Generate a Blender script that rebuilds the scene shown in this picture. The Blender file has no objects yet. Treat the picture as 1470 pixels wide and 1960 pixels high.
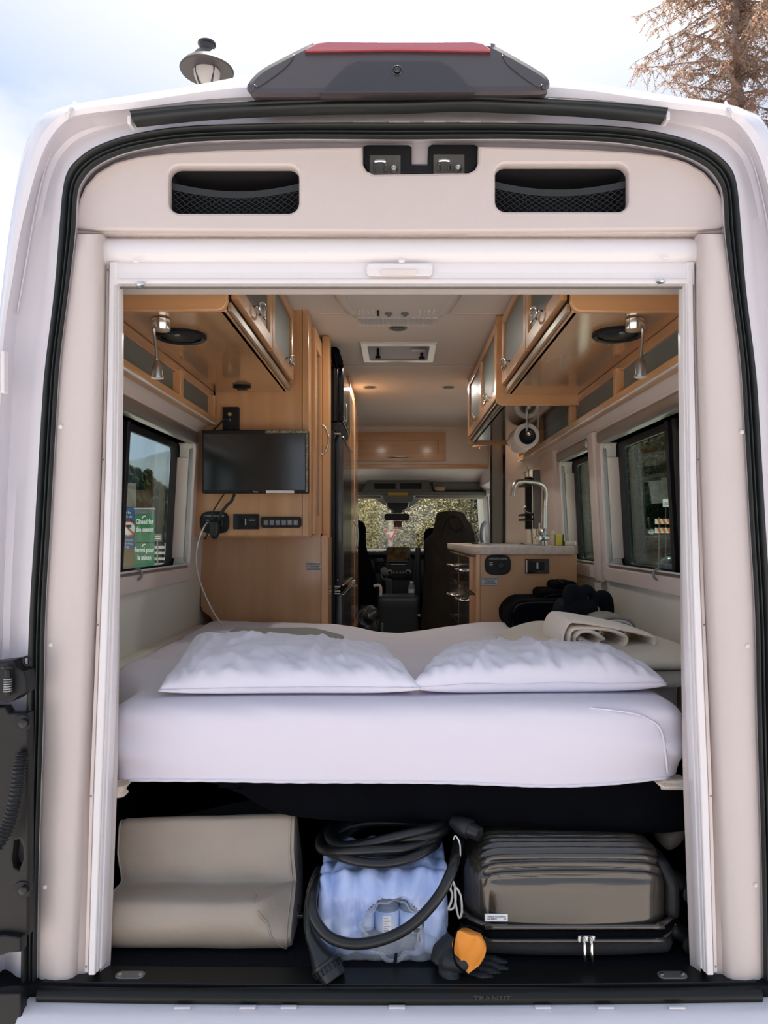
import bpy, bmesh, math, random
from mathutils import Vector, Matrix, noise
random.seed(11)
W, H = 1470, 1960
F = 1480.0; CX, CY = 761.0, 1025.0          # focal length and level line of the photograph, in pixels
ZC = 0.99; YC = -1.7                        # eye point above the van floor, behind the door plane (Y = 0)
S = bpy.context.scene
COL = S.collection
# ---------------------------------------------------------------- camera, sky, sun, exposure
cd = bpy.data.cameras.new('camera'); cam = bpy.data.objects.new('camera', cd); COL.objects.link(cam)
cd.sensor_width = 36; cd.lens = F / H * 36
cd.shift_x = (W / 2 - CX) / H; cd.shift_y = (CY - H / 2) / H
cd.clip_start = 0.02; cd.clip_end = 2000
cam.location = (0, YC, ZC); cam.rotation_euler = (math.pi / 2, 0, 0)
S.camera = cam
world = bpy.data.worlds.new('sky'); S.world = world; world.use_nodes = True
wn = world.node_tree.nodes; wl = world.node_tree.links; wn.clear()
def wnode(t, **k):
    n = wn.new(t)
    for a, b in k.items(): setattr(n, a, b)
    return n
tc = wnode('ShaderNodeTexCoord')
mp = wnode('ShaderNodeMapping'); mp.inputs['Scale'].default_value = (1, 1, 2.2); mp.inputs['Location'].default_value = (0.35, 0.1, 0.0)
wl.new(tc.outputs['Generated'], mp.inputs['Vector'])
cl = wnode('ShaderNodeTexNoise'); cl.inputs['Scale'].default_value = 1.7; cl.inputs['Detail'].default_value = 7; cl.inputs['Roughness'].default_value = 0.55
wl.new(mp.outputs['Vector'], cl.inputs['Vector'])
cr = wnode('ShaderNodeValToRGB'); cr.color_ramp.elements[0].position = 0.44; cr.color_ramp.elements[1].position = 0.66
wl.new(cl.outputs['Fac'], cr.inputs['Fac'])
# thin bright haze around the sun's direction, as a real sky has
SUN = Vector((0.02, 0.46, 0.86)).normalized()
dt = wnode('ShaderNodeVectorMath', operation='DOT_PRODUCT'); dt.inputs[1].default_value = SUN
wl.new(tc.outputs['Generated'], dt.inputs[0])
mr = wnode('ShaderNodeMapRange'); mr.inputs['From Min'].default_value = 0.74; mr.inputs['From Max'].default_value = 0.86
wl.new(dt.outputs['Value'], mr.inputs['Value'])
mx0 = wnode('ShaderNodeMath', operation='MAXIMUM'); wl.new(cr.outputs['Color'], mx0.inputs[0]); wl.new(mr.outputs['Result'], mx0.inputs[1])
mixc = wnode('ShaderNodeMixRGB'); mixc.inputs['Color1'].default_value = (0.47, 0.62, 0.88, 1); mixc.inputs['Color2'].default_value = (0.98, 0.99, 1.05, 1)
wl.new(mx0.outputs[0], mixc.inputs['Fac'])
bg = wnode('ShaderNodeBackground'); bg.inputs['Strength'].default_value = 1.0
wl.new(mixc.outputs['Color'], bg.inputs['Color'])
wo = wnode('ShaderNodeOutputWorld'); wl.new(bg.outputs['Background'], wo.inputs['Surface'])
sd = bpy.data.lights.new('sun', 'SUN'); sd.energy = 9.5; sd.angle = math.radians(1.2); sd.color = (1.0, 0.93, 0.84)
so = bpy.data.objects.new('sun', sd); COL.objects.link(so); so.rotation_euler = SUN.to_track_quat('Z', 'Y').to_euler()
S.view_settings.view_transform = 'Standard'; S.view_settings.look = 'None'; S.view_settings.gamma = 1
S.view_settings.use_curve_mapping = False; S.view_settings.exposure = 0.10
S.cycles.max_bounces = 14; S.cycles.diffuse_bounces = 9; S.cycles.glossy_bounces = 4; S.cycles.transparent_max_bounces = 24
S.cycles.sample_clamp_indirect = 10; S.cycles.caustics_reflective = False; S.cycles.caustics_refractive = False

# ---------------------------------------------------------------- helpers
def P(px, py, D):
    """world point that stands D metres from the eye plane and reads at px,py in the photograph"""
    return Vector(((px - CX) * D / F, YC + D, ZC + (CY - py) * D / F))
def X(px, D): return (px - CX) * D / F
def Z(py, D): return ZC + (CY - py) * D / F
def Yd(D): return YC + D

MATS = {}
def mat(name, col, rough=0.5, metal=0.0, coat=0.0, var=0.0, vscale=8.0, stretch=(1, 1, 1), col2=None, bump=0.0, bscale=60.0, spec=0.5, sheen=0.0, emit=None, trans=None, glossmix=None):
    if name in MATS: return MATS[name]
    m = bpy.data.materials.new(name); m.use_nodes = True; nt = m.node_tree; n = nt.nodes; l = nt.links
    b = n['Principled BSDF']
    b.inputs['Base Color'].default_value = (*col, 1); b.inputs['Roughness'].default_value = rough
    b.inputs['Metallic'].default_value = metal; b.inputs['Coat Weight'].default_value = coat; b.inputs['Coat Roughness'].default_value = 0.12
    b.inputs['Specular IOR Level'].default_value = spec
    if sheen: b.inputs['Sheen Weight'].default_value = sheen
    t = n.new('ShaderNodeTexCoord'); mp = n.new('ShaderNodeMapping'); l.new(t.outputs['Object'], mp.inputs['Vector'])
    mp.inputs['Scale'].default_value = stretch
    if var or col2:
        nz = n.new('ShaderNodeTexNoise'); nz.inputs['Scale'].default_value = vscale; nz.inputs['Detail'].default_value = 5
        l.new(mp.outputs['Vector'], nz.inputs['Vector'])
        mx = n.new('ShaderNodeMixRGB'); c2 = col2 or tuple(c * (1 - var) for c in col)
        mx.inputs['Color1'].default_value = (*col, 1); mx.inputs['Color2'].default_value = (*c2, 1)
        rp = n.new('ShaderNodeValToRGB'); rp.color_ramp.elements[0].position = 0.35; rp.color_ramp.elements[1].position = 0.68
        l.new(nz.outputs['Fac'], rp.inputs['Fac']); l.new(rp.outputs['Color'], mx.inputs['Fac'])
        l.new(mx.outputs['Color'], b.inputs['Base Color'])
    if bump:
        nb = n.new('ShaderNodeTexNoise'); nb.inputs['Scale'].default_value = bscale; nb.inputs['Detail'].default_value = 4
        l.new(mp.outputs['Vector'], nb.inputs['Vector'])
        bp = n.new('ShaderNodeBump'); bp.inputs['Strength'].default_value = bump; bp.inputs['Distance'].default_value = 0.004
        l.new(nb.outputs['Fac'], bp.inputs['Height']); l.new(bp.outputs['Normal'], b.inputs['Normal'])
    if emit:
        b.inputs['Emission Color'].default_value = (*emit[0], 1); b.inputs['Emission Strength'].default_value = emit[1]
    if trans is not None:      # thin clear or tinted sheet: transparent tint + fresnel reflection
        out = n['Material Output']; tr = n.new('ShaderNodeBsdfTransparent'); tr.inputs['Color'].default_value = (*trans, 1)
        gl = n.new('ShaderNodeBsdfGlossy'); gl.inputs['Roughness'].default_value = rough; gl.inputs['Color'].default_value = (*col, 1)
        ms = n.new('ShaderNodeMixShader')
        if glossmix is None:
            lw = n.new('ShaderNodeLayerWeight'); lw.inputs['Blend'].default_value = .5; pw = n.new('ShaderNodeMath'); pw.operation = 'POWER'; pw.inputs[1].default_value = 5
            ad = n.new('ShaderNodeMath'); ad.operation = 'MULTIPLY_ADD'; ad.inputs[1].default_value = .95; ad.inputs[2].default_value = .035; ad.use_clamp = True
            l.new(lw.outputs['Facing'], pw.inputs[0]); l.new(pw.outputs[0], ad.inputs[0]); l.new(ad.outputs[0], ms.inputs['Fac'])
            l.new(tr.outputs[0], ms.inputs[1]); l.new(gl.outputs[0], ms.inputs[2])
        else:
            ms.inputs['Fac'].default_value = glossmix; l.new(tr.outputs[0], ms.inputs[1]); l.new(b.outputs[0], ms.inputs[2])
        l.new(ms.outputs[0], out.inputs['Surface'])
    MATS[name] = m; return m
def wood(name, c1, c2, rough, axis, coat=0.3):
    """maple: long soft grain along axis (0 x, 1 y, 2 z)"""
    st = [7.0, 7.0, 7.0]; st[axis] = 0.55
    m = mat(name, c1, rough, coat=coat, col2=c2, vscale=2.0, stretch=tuple(st), bump=0.04, bscale=9)
    return m
M = {}
M['body'] = mat('white_paint', (0.66, 0.635, 0.67), 0.22, coat=0.6, var=0.03, vscale=3)
M['trim'] = mat('beige_vinyl_trim', (0.55, 0.485, 0.46), 0.42, bump=0.10, bscale=180, var=0.04, vscale=3)
M['trimlight'] = mat('pale_moulded_plastic', (0.68, 0.60, 0.56), 0.35)
M['white'] = mat('white_plastic', (0.70, 0.67, 0.675), 0.25, coat=0.3)
M['rubber'] = mat('black_rubber', (0.014, 0.017, 0.017), 0.42, var=0.2, spec=0.4)
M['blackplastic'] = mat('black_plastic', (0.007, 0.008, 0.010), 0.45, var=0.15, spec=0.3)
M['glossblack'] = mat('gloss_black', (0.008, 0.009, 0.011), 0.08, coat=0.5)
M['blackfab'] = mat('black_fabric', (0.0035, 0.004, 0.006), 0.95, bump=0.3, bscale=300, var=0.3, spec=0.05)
M['blackfleece'] = mat('black_fleece', (0.008, 0.010, 0.015), 0.95, bump=0.6, bscale=160, spec=0.15)
M['podplastic'] = mat('dark_pod_plastic', (0.060, 0.048, 0.052), 0.35, var=0.15, vscale=5)
M['redlens'] = mat('red_lens', (0.42, 0.07, 0.08), 0.25, coat=0.8, spec=0.8)
M['chrome'] = mat('chrome', (0.78, 0.76, 0.73), 0.16, metal=1.0)
M['steel'] = mat('brushed_steel', (0.52, 0.50, 0.47), 0.30, metal=1.0)
M['greymetal'] = mat('satin_grey_metal', (0.32, 0.31, 0.30), 0.38, metal=0.8)
M['brass'] = mat('brass', (0.60, 0.42, 0.18), 0.3, metal=1.0)
M['ceil'] = mat('ceiling_panel', (0.84, 0.79, 0.75), 0.6, bump=0.08, bscale=200)
M['wall'] = mat('grey_cream_wall', (0.70, 0.69, 0.61), 0.6, bump=0.1, bscale=220, var=0.04, vscale=2)
M['wallfar'] = mat('cream_wall', (0.78, 0.70, 0.62), 0.6)
W1, W2 = (0.64, 0.36, 0.175), (0.53, 0.275, 0.12)
M['woodx'] = wood('maple_across', W1, W2, 0.32, 0)
M['woody'] = wood('maple_lengthwise', W1, W2, 0.30, 1)
M['woodz'] = wood('maple_upright', W1, W2, 0.32, 2)
M['woodgloss'] = wood('maple_polished', (0.52, 0.285, 0.145), (0.42, 0.215, 0.10), 0.16, 1, coat=0.8)
M['frost'] = mat('frosted_grey_glass', (0.13, 0.15, 0.14), 0.5)
M['darkglossy'] = mat('dark_polished_panel', (0.10, 0.075, 0.05), 0.10, coat=0.8)
M['sheet'] = mat('white_sheet', (0.70, 0.665, 0.745), 0.85, bump=0.08, bscale=40, sheen=0.2)
M['pillow'] = mat('white_pillowcase', (0.74, 0.715, 0.795), 0.85, bump=0.06, bscale=50, sheen=0.2)
M['fleece'] = mat('cream_fleece', (0.90, 0.79, 0.66), 0.95, bump=0.9, bscale=140, sheen=0.4, var=0.06, vscale=40)
M['blanket'] = mat('beige_blanket', (0.62, 0.56, 0.46), 0.95, bump=0.5, bscale=160, sheen=0.3)
M['vinyl'] = mat('taupe_vinyl', (0.40, 0.335, 0.27), 0.45, bump=0.15, bscale=90, var=0.10, vscale=5)
M['grey'] = mat('mid_grey_plastic', (0.20, 0.20, 0.20), 0.5)
M['cabgrey'] = mat('cab_grey_plastic', (0.16, 0.165, 0.16), 0.6)
M['cabdark'] = mat('cab_dark_plastic', (0.020, 0.025, 0.032), 0.5)
M['counter'] = mat('pale_stone_worktop', (0.66, 0.58, 0.52), 0.35, col2=(0.56, 0.48, 0.42), vscale=60)
M['label'] = mat('printed_label', (0.50, 0.48, 0.45), 0.5)
M['ink'] = mat('dark_print', (0.05, 0.05, 0.05), 0.6)
M['paleprint'] = mat('pale_print', (0.55, 0.55, 0.52), 0.6)
M['glass'] = mat('tinted_glass', (0.9, 0.95, 0.93), 0.02, trans=(0.72, 0.80, 0.74))
M['glasslight'] = mat('clear_windscreen', (1, 1, 1), 0.02, trans=(0.86, 0.88, 0.86))
M['glassleft'] = mat('lightly_tinted_glass', (0.9, 0.95, 0.93), 0.02, trans=(0.78, 0.84, 0.80))

ORI = {}
def finish(name, me, m, parent=None, smooth=False, props=None):
    """one mesh object whose origin is its own base centre"""
    if m is not None:
        me.materials.clear(); me.materials.append(m if not isinstance(m, str) else M[m])
    vs = [v.co for v in me.vertices]
    lo = Vector((min(v.x for v in vs), min(v.y for v in vs), min(v.z for v in vs)))
    hi = Vector((max(v.x for v in vs), max(v.y for v in vs), max(v.z for v in vs)))
    o = Vector(((lo.x + hi.x) / 2, (lo.y + hi.y) / 2, lo.z))
    me.transform(Matrix.Translation(-o)); me.name = name
    if smooth:
        try: me.shade_smooth()
        except Exception:
            for p in me.polygons: p.use_smooth = True
    ob = bpy.data.objects.new(name, me); COL.objects.link(ob); ORI[ob] = o.copy()
    if parent is not None:
        ob.parent = parent; ob.location = o - ORI[parent]
    else: ob.location = o
    if smooth == 'auto':
        for p in me.polygons: p.use_smooth = True
        md = None
        try:
            me.set_sharp_from_angle(angle=math.radians(38))
        except Exception: pass
    if props:
        for k, v in props.items(): ob[k] = v
    return ob
def from_bm(name, bm, m, parent=None, smooth=False, props=None):
    me = bpy.data.meshes.new(name); bm.normal_update(); bm.to_mesh(me); bm.free()
    return finish(name, me, m, parent, smooth, props)
def raw(name, verts, faces, m, parent=None, smooth=False, props=None, recalc=True):
    me = bpy.data.meshes.new(name); me.from_pydata([tuple(v) for v in verts], [], faces); me.validate(); me.update()
    if recalc:
        bm = bmesh.new(); bm.from_mesh(me); bmesh.ops.recalc_face_normals(bm, faces=bm.faces); bm.to_mesh(me); bm.free()
    return finish(name, me, m, parent, smooth, props)
def thing(name, label, cat, loc, group=None, kind=None):
    o = bpy.data.objects.new(name, None); COL.objects.link(o); o.location = loc; ORI[o] = Vector(loc)
    o.empty_display_size = 0.05
    if label: o['label'] = label
    if cat: o['category'] = cat
    if group: o['group'] = group
    if kind: o['kind'] = kind
    return o
def tag(o, label, cat, group=None):
    o['label'] = label; o['category'] = cat
    if group: o['group'] = group
    return o
def struct(o): o['kind'] = 'structure'; return o

def bm_box(bm, x0, x1, y0, y1, z0, z1, bev=0.0, seg=2):
    r = bmesh.ops.create_cube(bm, size=1.0); vs = r['verts']
    for v in vs:
        v.co = Vector(((x0 + x1) / 2 + v.co.x * (x1 - x0), (y0 + y1) / 2 + v.co.y * (y1 - y0), (z0 + z1) / 2 + v.co.z * (z1 - z0)))
    if bev > 0:
        bev = min(bev, abs(x1 - x0) * .45, abs(y1 - y0) * .45, abs(z1 - z0) * .45)
        es = list({e for v in vs for e in v.link_edges})
        bmesh.ops.bevel(bm, geom=es, offset=bev, segments=seg, affect='EDGES', profile=0.5)
def box(name, x0, x1, y0, y1, z0, z1, m, parent=None, bev=0.002, seg=2, fn=None, props=None):
    bm = bmesh.new(); bm_box(bm, min(x0, x1), max(x0, x1), min(y0, y1), max(y0, y1), min(z0, z1), max(z0, z1), bev, seg)
    if fn:
        for v in bm.verts: v.co = fn(v.co)
    return from_bm(name, bm, m, parent, 'auto' if bev > 0.004 else False, props)
def pbox(name, px0, py0, px1, py1, D, dep, m, parent=None, bev=0.002, seg=2, fn=None, props=None):
    """box whose near face is the pixel rectangle at distance D, dep metres deep"""
    return box(name, X(px0, D), X(px1, D), Yd(D), Yd(D) + dep, Z(py1, D), Z(py0, D), m, parent, bev, seg, fn, props)
def catmull(pts, n=6, closed=False):
    pts = [Vector(p) for p in pts]; out = []
    N = len(pts)
    if N < 3 and not closed: return pts
    rng = range(N if closed else N - 1)
    for i in rng:
        if closed: a, b, c, d = pts[(i - 1) % N], pts[i], pts[(i + 1) % N], pts[(i + 2) % N]
        else: a, b, c, d = pts[max(i - 1, 0)], pts[i], pts[i + 1], pts[min(i + 2, N - 1)]
        for k in range(n):
            t = k / n
            out.append(0.5 * ((2 * b) + (c - a) * t + (2 * a - 5 * b + 4 * c - d) * t * t + (3 * b - a - 3 * c + d) * t ** 3))
    if not closed: out.append(pts[-1])
    return out
def tube_bm(bm, pts, r, seg=8, closed=False, cap=True):
    pts = [Vector(p) for p in pts]; N = len(pts); rings = []
    up = Vector((0, 0, 1)); prev = None
    for i, p in enumerate(pts):
        if closed: t = pts[(i + 1) % N] - pts[(i - 1) % N]
        else: t = pts[min(i + 1, N - 1)] - pts[max(i - 1, 0)]
        if t.length < 1e-9: t = Vector((0, 0, 1))
        t.normalize()
        if prev is None:
            u = up.cross(t)
            if u.length < 0.05: u = Vector((1, 0, 0)).cross(t)
        else: u = prev - t * prev.dot(t)
        u.normalize(); prev = u; v = t.cross(u)
        rr = r[i] if isinstance(r, (list, tuple)) else (r(i / (N - 1)) if callable(r) else r)
        rings.append([bm.verts.new(p + (u * math.cos(2 * math.pi * k / seg) + v * math.sin(2 * math.pi * k / seg)) * rr) for k in range(seg)])
    for i in range(N if closed else N - 1):
        a, b = rings[i], rings[(i + 1) % N]
        for k in range(seg):
            bm.faces.new((a[k], a[(k + 1) % seg], b[(k + 1) % seg], b[k]))
    if cap and not closed:
        bm.faces.new(rings[0][::-1]); bm.faces.new(rings[-1])
def tube(name, pts, r, m, parent=None, seg=8, n=6, closed=False, props=None, smooth=True):
    bm = bmesh.new(); tube_bm(bm, catmull(pts, n, closed) if n > 1 else pts, r, seg, closed)
    return from_bm(name, bm, m, parent, smooth, props)
def lathe_bm(bm, c, prof, axis='z', seg=20, sx=1.0, sy=1.0):
    """prof: list of (radius, height) along axis from centre c"""
    c = Vector(c); rings = []
    for r, h in prof:
        ring = []
        for k in range(seg):
            a = 2 * math.pi * k / seg; u, v = r * math.cos(a) * sx, r * math.sin(a) * sy
            if axis == 'z': p = Vector((u, v, h))
            elif axis == 'y': p = Vector((u, h, v))
            else: p = Vector((h, u, v))
            ring.append(bm.verts.new(c + p))
        rings.append(ring)
    for a, b in zip(rings, rings[1:]):
        for k in range(seg): bm.faces.new((a[k], a[(k + 1) % seg], b[(k + 1) % seg], b[k]))
    bm.faces.new(rings[0][::-1]); bm.faces.new(rings[-1])
    bmesh.ops.recalc_face_normals(bm, faces=bm.faces)
def lathe(name, c, prof, m, parent=None, axis='z', seg=20, props=None, sx=1, sy=1):
    bm = bmesh.new(); lathe_bm(bm, c, prof, axis, seg, sx, sy)
    return from_bm(name, bm, m, parent, 'auto', props)
def loft(name, rings, m, parent=None, smooth=True, closed=False, caps=False, props=None):
    n = len(rings[0]); verts = [v for r in rings for v in r]; faces = []
    for i in range(len(rings) - 1):
        for k in range(n if closed else n - 1):
            a = i * n + k; b = i * n + (k + 1) % n
            faces.append((a, b, b + n, a + n))
    if caps: faces.append(tuple(range(n))[::-1]); faces.append(tuple(range((len(rings) - 1) * n, len(rings) * n)))
    return raw(name, verts, faces, m, parent, 'auto' if smooth == 'auto' else smooth, props)
def curve_mesh(loops, depth, bev=0.0, plane='y', at=0.0):
    """filled outline(s) with holes, extruded; plane y: (x,z) outline standing at Y=at, going back depth; x: (y,z); z: (x,y)"""
    cu = bpy.data.curves.new('outline', 'CURVE'); cu.dimensions = '2D'; cu.fill_mode = 'BOTH'
    for lp in loops:
        sp = cu.splines.new('POLY'); sp.points.add(len(lp) - 1); sp.use_cyclic_u = True
        for p, q in zip(sp.points, lp): p.co = (q[0], q[1], 0, 1)
    cu.extrude = max(depth / 2 - bev, 0.0001); cu.bevel_depth = bev; cu.bevel_resolution = 1; cu.offset = -bev
    ob = bpy.data.objects.new('tmp', cu); me = bpy.data.meshes.new_from_object(ob)
    bpy.data.objects.remove(ob); bpy.data.curves.remove(cu)
    for v in me.vertices:
        x, y, z = v.co
        if plane == 'y': v.co = (x, at + depth / 2 - z, y)
        elif plane == 'x': v.co = (at + z, x, y)
        else: v.co = (x, y, at + z)
    return me
def plate(name, loops, depth, m, parent=None, bev=0.0, plane='y', at=0.0, props=None, fn=None):
    me = curve_mesh(loops, depth, bev, plane, at)
    if fn:
        for v in me.vertices: v.co = fn(v.co)
    me.update()
    return finish(name, me, m, parent, 'auto' if bev else False, props)
def rrect(x0, x1, y0, y1, r, n=5):
    out = []
    for cx, cy, a0 in ((x1 - r, y1 - r, 0), (x0 + r, y1 - r, 90), (x0 + r, y0 + r, 180), (x1 - r, y0 + r, 270)):
        for k in range(n + 1):
            a = math.radians(a0 + 90 * k / n); out.append((cx + r * math.cos(a), cy + r * math.sin(a)))
    return out
def prrect(px0, py0, px1, py1, rpx, D, n=5):
    return rrect(X(px0, D), X(px1, D), Z(py1, D), Z(py0, D), rpx * D / F, n)
def text(name, s, x, y, z, size, m, parent=None, plane='y', align='CENTER', bold=0.0, flip=1, sx=1.0, spacing=1.0):
    cu = bpy.data.curves.new('t', 'FONT'); cu.body = s; cu.size = size; cu.align_x = align; cu.align_y = 'CENTER'; cu.extrude = 0.0004; cu.offset = bold
    cu.resolution_u = 2; cu.space_line = spacing
    ob = bpy.data.objects.new('tmp', cu); me = bpy.data.meshes.new_from_object(ob); bpy.data.objects.remove(ob); bpy.data.curves.remove(cu)
    for v in me.vertices:
        a, b, c = v.co; a *= sx
        v.co = (x + a, y - c, z + b) if plane == 'y' else (x + c * flip, y + a * flip, z + b)
    me.update(); return finish(name, me, m, parent)
def soft_bm(x0, x1, y0, y1, z0, z1, r, n=(14, 14, 6), fn=None):
    """rounded, evenly subdivided block; fn(co) reshapes it"""
    bm = bmesh.new(); vmap = {}
    nx, ny, nz = n; c = Vector(((x0 + x1) / 2, (y0 + y1) / 2, (z0 + z1) / 2)); h = Vector(((x1 - x0) / 2, (y1 - y0) / 2, (z1 - z0) / 2))
    r = min(r, h.x, h.y, h.z)
    def V(i, j, k):
        if (i, j, k) in vmap: return vmap[(i, j, k)]
        def g(t, nn, hh):
            u = 2 * t / nn - 1
            return math.sin(u * math.pi / 2) * 0.35 + u * 0.65
        p = Vector((g(i, nx, 1) * h.x, g(j, ny, 1) * h.y, g(k, nz, 1) * h.z))
        q = Vector([max(-(hh - r), min(hh - r, pp)) for pp, hh in zip(p, h)])
        d = p - q
        if d.length > 1e-9: p = q + d.normalized() * r
        v = bm.verts.new(c + p); vmap[(i, j, k)] = v; return v
    def quad(a, b, cc, d): 
        try: bm.faces.new((a, b, cc, d))
        except ValueError: pass
    for i in range(nx):
        for j in range(ny):
            quad(V(i, j, 0), V(i, j + 1, 0), V(i + 1, j + 1, 0), V(i + 1, j, 0)); quad(V(i, j, nz), V(i + 1, j, nz), V(i + 1, j + 1, nz), V(i, j + 1, nz))
    for i in range(nx):
        for k in range(nz):
            quad(V(i, 0, k), V(i + 1, 0, k), V(i + 1, 0, k + 1), V(i, 0, k + 1)); quad(V(i, ny, k), V(i, ny, k + 1), V(i + 1, ny, k + 1), V(i + 1, ny, k))
    for j in range(ny):
        for k in range(nz):
            quad(V(0, j, k), V(0, j, k + 1), V(0, j + 1, k + 1), V(0, j + 1, k)); quad(V(nx, j, k), V(nx, j + 1, k), V(nx, j + 1, k + 1), V(nx, j, k + 1))
    if fn:
        for v in bm.verts: v.co = fn(v.co.copy())
    return bm
def soft(name, x0, x1, y0, y1, z0, z1, r, m, parent=None, n=(14, 14, 6), fn=None, props=None):
    return from_bm(name, soft_bm(x0, x1, y0, y1, z0, z1, r, n, fn), m, parent, True, props)
def nz(p, s=1.0, seed=0.0): return noise.noise(Vector(p) * s + Vector((seed, seed * 1.7, seed * .3)))
def ridge(p, s=1.0, seed=0.0): return 1 - abs(nz(p, s, seed)) * 2
def sstep(a, b, x):
    t = max(0, min(1, (x - a) / (b - a))); return t * t * (3 - 2 * t)
def lerp_tab(tab, y):
    if y <= tab[0][0]: return tab[0][1]
    for (a, u), (b, v) in zip(tab, tab[1:]):
        if y <= b: return u + (v - u) * (y - a) / (b - a)
    return tab[-1][1]
# ================================================================ THE VAN BODY AROUND THE REAR DOORWAY
CENT = 766
SO = [(44,1975),(43,1810),(49,1630),(53,1380),(59,1180),(70,1000),(83,780),(90,700),(107,560),(116,440),(122,375),(131,335),(150,310),(185,285),(250,262),(350,246),(500,240),(640,238),(766,238)]
SI = [(74,1975),(72,1900),(76,1630),(84,1380),(88,1180),(98,1000),(110,780),(117,680),(132,560),(145,450),(149,380),(158,350),(182,322),(225,300),(282,285),(375,273),(530,268),(640,268),(766,269)]
R0 = [(-60,1975),(-60,1800),(-55,1600),(-45,1380),(-38,1180),(-30,1000),(-20,780),(-12,650),(1,500),(22,350),(38,275),(50,245),(70,215),(100,200),(145,188),(330,160),(470,135),(620,118),(766,112)]
R1 = [(-20,1975),(-20,1800),(-20,1600),(-18,1380),(-16,1180),(-10,1000),(0,780),(8,640),(25,529),(39,445),(56,375),(76,307),(98,262),(129,229),(165,218),(260,207),(400,190),(550,184),(766,180)]
R2 = [(0,1975),(0,1800),(0,1600),(2,1380),(6,1180),(12,1000),(22,780),(30,640),(46,529),(58,445),(74,375),(92,320),(110,288),(140,260),(182,243),(262,228),(400,206),(550,199),(766,196)]
R3 = [(20,1975),(20,1810),(24,1630),(28,1380),(34,1180),(44,1000),(58,780),(66,690),(84,560),(94,440),(102,375),(114,328),(134,294),(170,266),(240,243),(345,228),(490,220),(640,218),(766,217)]
def full(ring, D, n=5):
    h = catmull([Vector((a, b, 0)) for a, b in ring], n)
    L = [P(v.x, v.y, D) for v in h]
    R = [P(2 * CENT - v.x, v.y, D) for v in h[:-1]][::-1]
    return L + R
van = thing('camper_van', 'white high-roof camper van seen through its open rear doorway', 'van', (0, 0, -0.65))
r0 = full(R0, 1.76)
def shifted(r, dy): return [Vector((v.x, v.y + dy, v.z)) for v in r]
def grow(r, k, dy): return [Vector((v.x * (1 - k), v.y + dy, (v.z - 0.5) * (1 - k) + 0.5)) for v in r]
SOr, SIr = full(SO, 1.73), full(SI, 1.73)
inner = full([(a + 14 if i < 13 else a + 8, b + (0 if i < 8 else 10)) for i, (a, b) in enumerate(SI)], 1.86)
loft('body_shell', [shifted(r0, 0.30), shifted(r0, 0.02), full([( (a*2+c)/3, (b*2+d)/3) for (a, b), (c, d) in zip(R0, R1)], 1.72), full([( (a+c*2)/3, (b+d*2)/3) for (a, b), (c, d) in zip(R0, R1)], 1.695), full(R1, 1.70), full([((a*3+c)/4, (b*3+d)/4) for (a, b), (c, d) in zip(R1, R2)], 1.725), full(R2, 1.76), full([((a+c)/2, (b+d)/2) for (a, b), (c, d) in zip(R2, R3)], 1.765), full(R3, 1.755), full([((a+c)/2, (b+d)/2) for (a, b), (c, d) in zip(R3, SO)], 1.735), SOr, SIr, inner], 'body', van, smooth='auto')
# roof skin running forward
n0 = len(r0); top = [v for v in r0 if v.z > 1.62]
loft('roof_skin', [shifted(top, 0.30), [Vector((v.x, v.y + 2.5, v.z + 0.02)) for v in top], [Vector((v.x * .98, v.y + 5.0, v.z - .03)) for v in top]], 'body', van)
# seams across the shoulders of the shell
for s in (-1, 1):
    pts = [P(CENT + s * (CENT - a), b, d) for a, b, d in ((143, 196, 1.745), (139, 203, 1.70), (133, 215, 1.685), (129, 228, 1.69))]
    tube('body_seam', pts, 0.0035, 'body', van, seg=6, n=4)
    pts = [P(CENT + s * (CENT - a), b, 1.748) for a, b in ((99, 291), (86, 325), (68, 400), (52, 490), (33, 600))]
    tube('body_crease', pts, 0.0022, 'body', van, seg=6, n=5)
# rubber seal in three lips
def between(t): return [a.lerp(b, t) for a, b in zip(SOr, SIr)]
def lip(t0, t1, h):
    a, b = between(t0), between(t1); out = []
    for k in range(7):
        u = k / 6; out.append([p.lerp(q, u) + Vector((0, -h * math.sin(math.pi * u) - 0.004, 0)) for p, q in zip(a, b)])
    return out
seal = thing('door_seal', 'black ribbed rubber seal running round the rear doorway', 'seal', (0, 0, 0))
loft('outer_lip', lip(0.0, 0.52, 0.018), 'rubber', seal)
loft('middle_lip', lip(0.50, 0.76, 0.012), 'rubber', seal)
loft('inner_lip', lip(0.74, 1.0, 0.012), 'rubber', seal)
# black gutter strip under the brake light
gu = [(251,214),(350,204),(500,196),(640,191),(766,188)]; gl_ = [(259,239),(400,225),(550,217),(650,214),(766,213)]
def mir(l): return l + [(2 * CENT - 5 - a, b - 5) for a, b in l[:-1]][::-1]
U, L_ = catmull([P(a, b, 1.675) for a, b in mir(gu)], 6), catmull([P(a, b, 1.675) for a, b in mir(gl_)], 6)
rows = []
for t, d in ((0, .03), (0, 0), (.18, -.016), (.42, -.018), (.50, -.008), (.56, -.018), (.85, -.016), (.99, -.004), (.985, .012)):
    rows.append([u.lerp(w, t) + Vector((0, d, 0)) for u, w in zip(U, L_)])
gs_ = loft('gutter_strip', rows, 'rubber', van, smooth=True)
for s, (px, py) in ((-1, (247, 228)), (1, (1279, 220))):
    pbox('strip_end_clip', px - 4, py - 8, px + 4, py + 9, 1.675, 0.03, 'white', van)
# little pressed slots under the strip
for i in range(13):
    px = 356 + i * 68; t = (px - CENT) / 420.0; py = 233 + 10 * t * t - 2 * t
    pbox('pressed_slot', px - 22, py - 4, px + 22, py + 3, 1.728, 0.02, 'body', van, bev=0.003)
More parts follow.
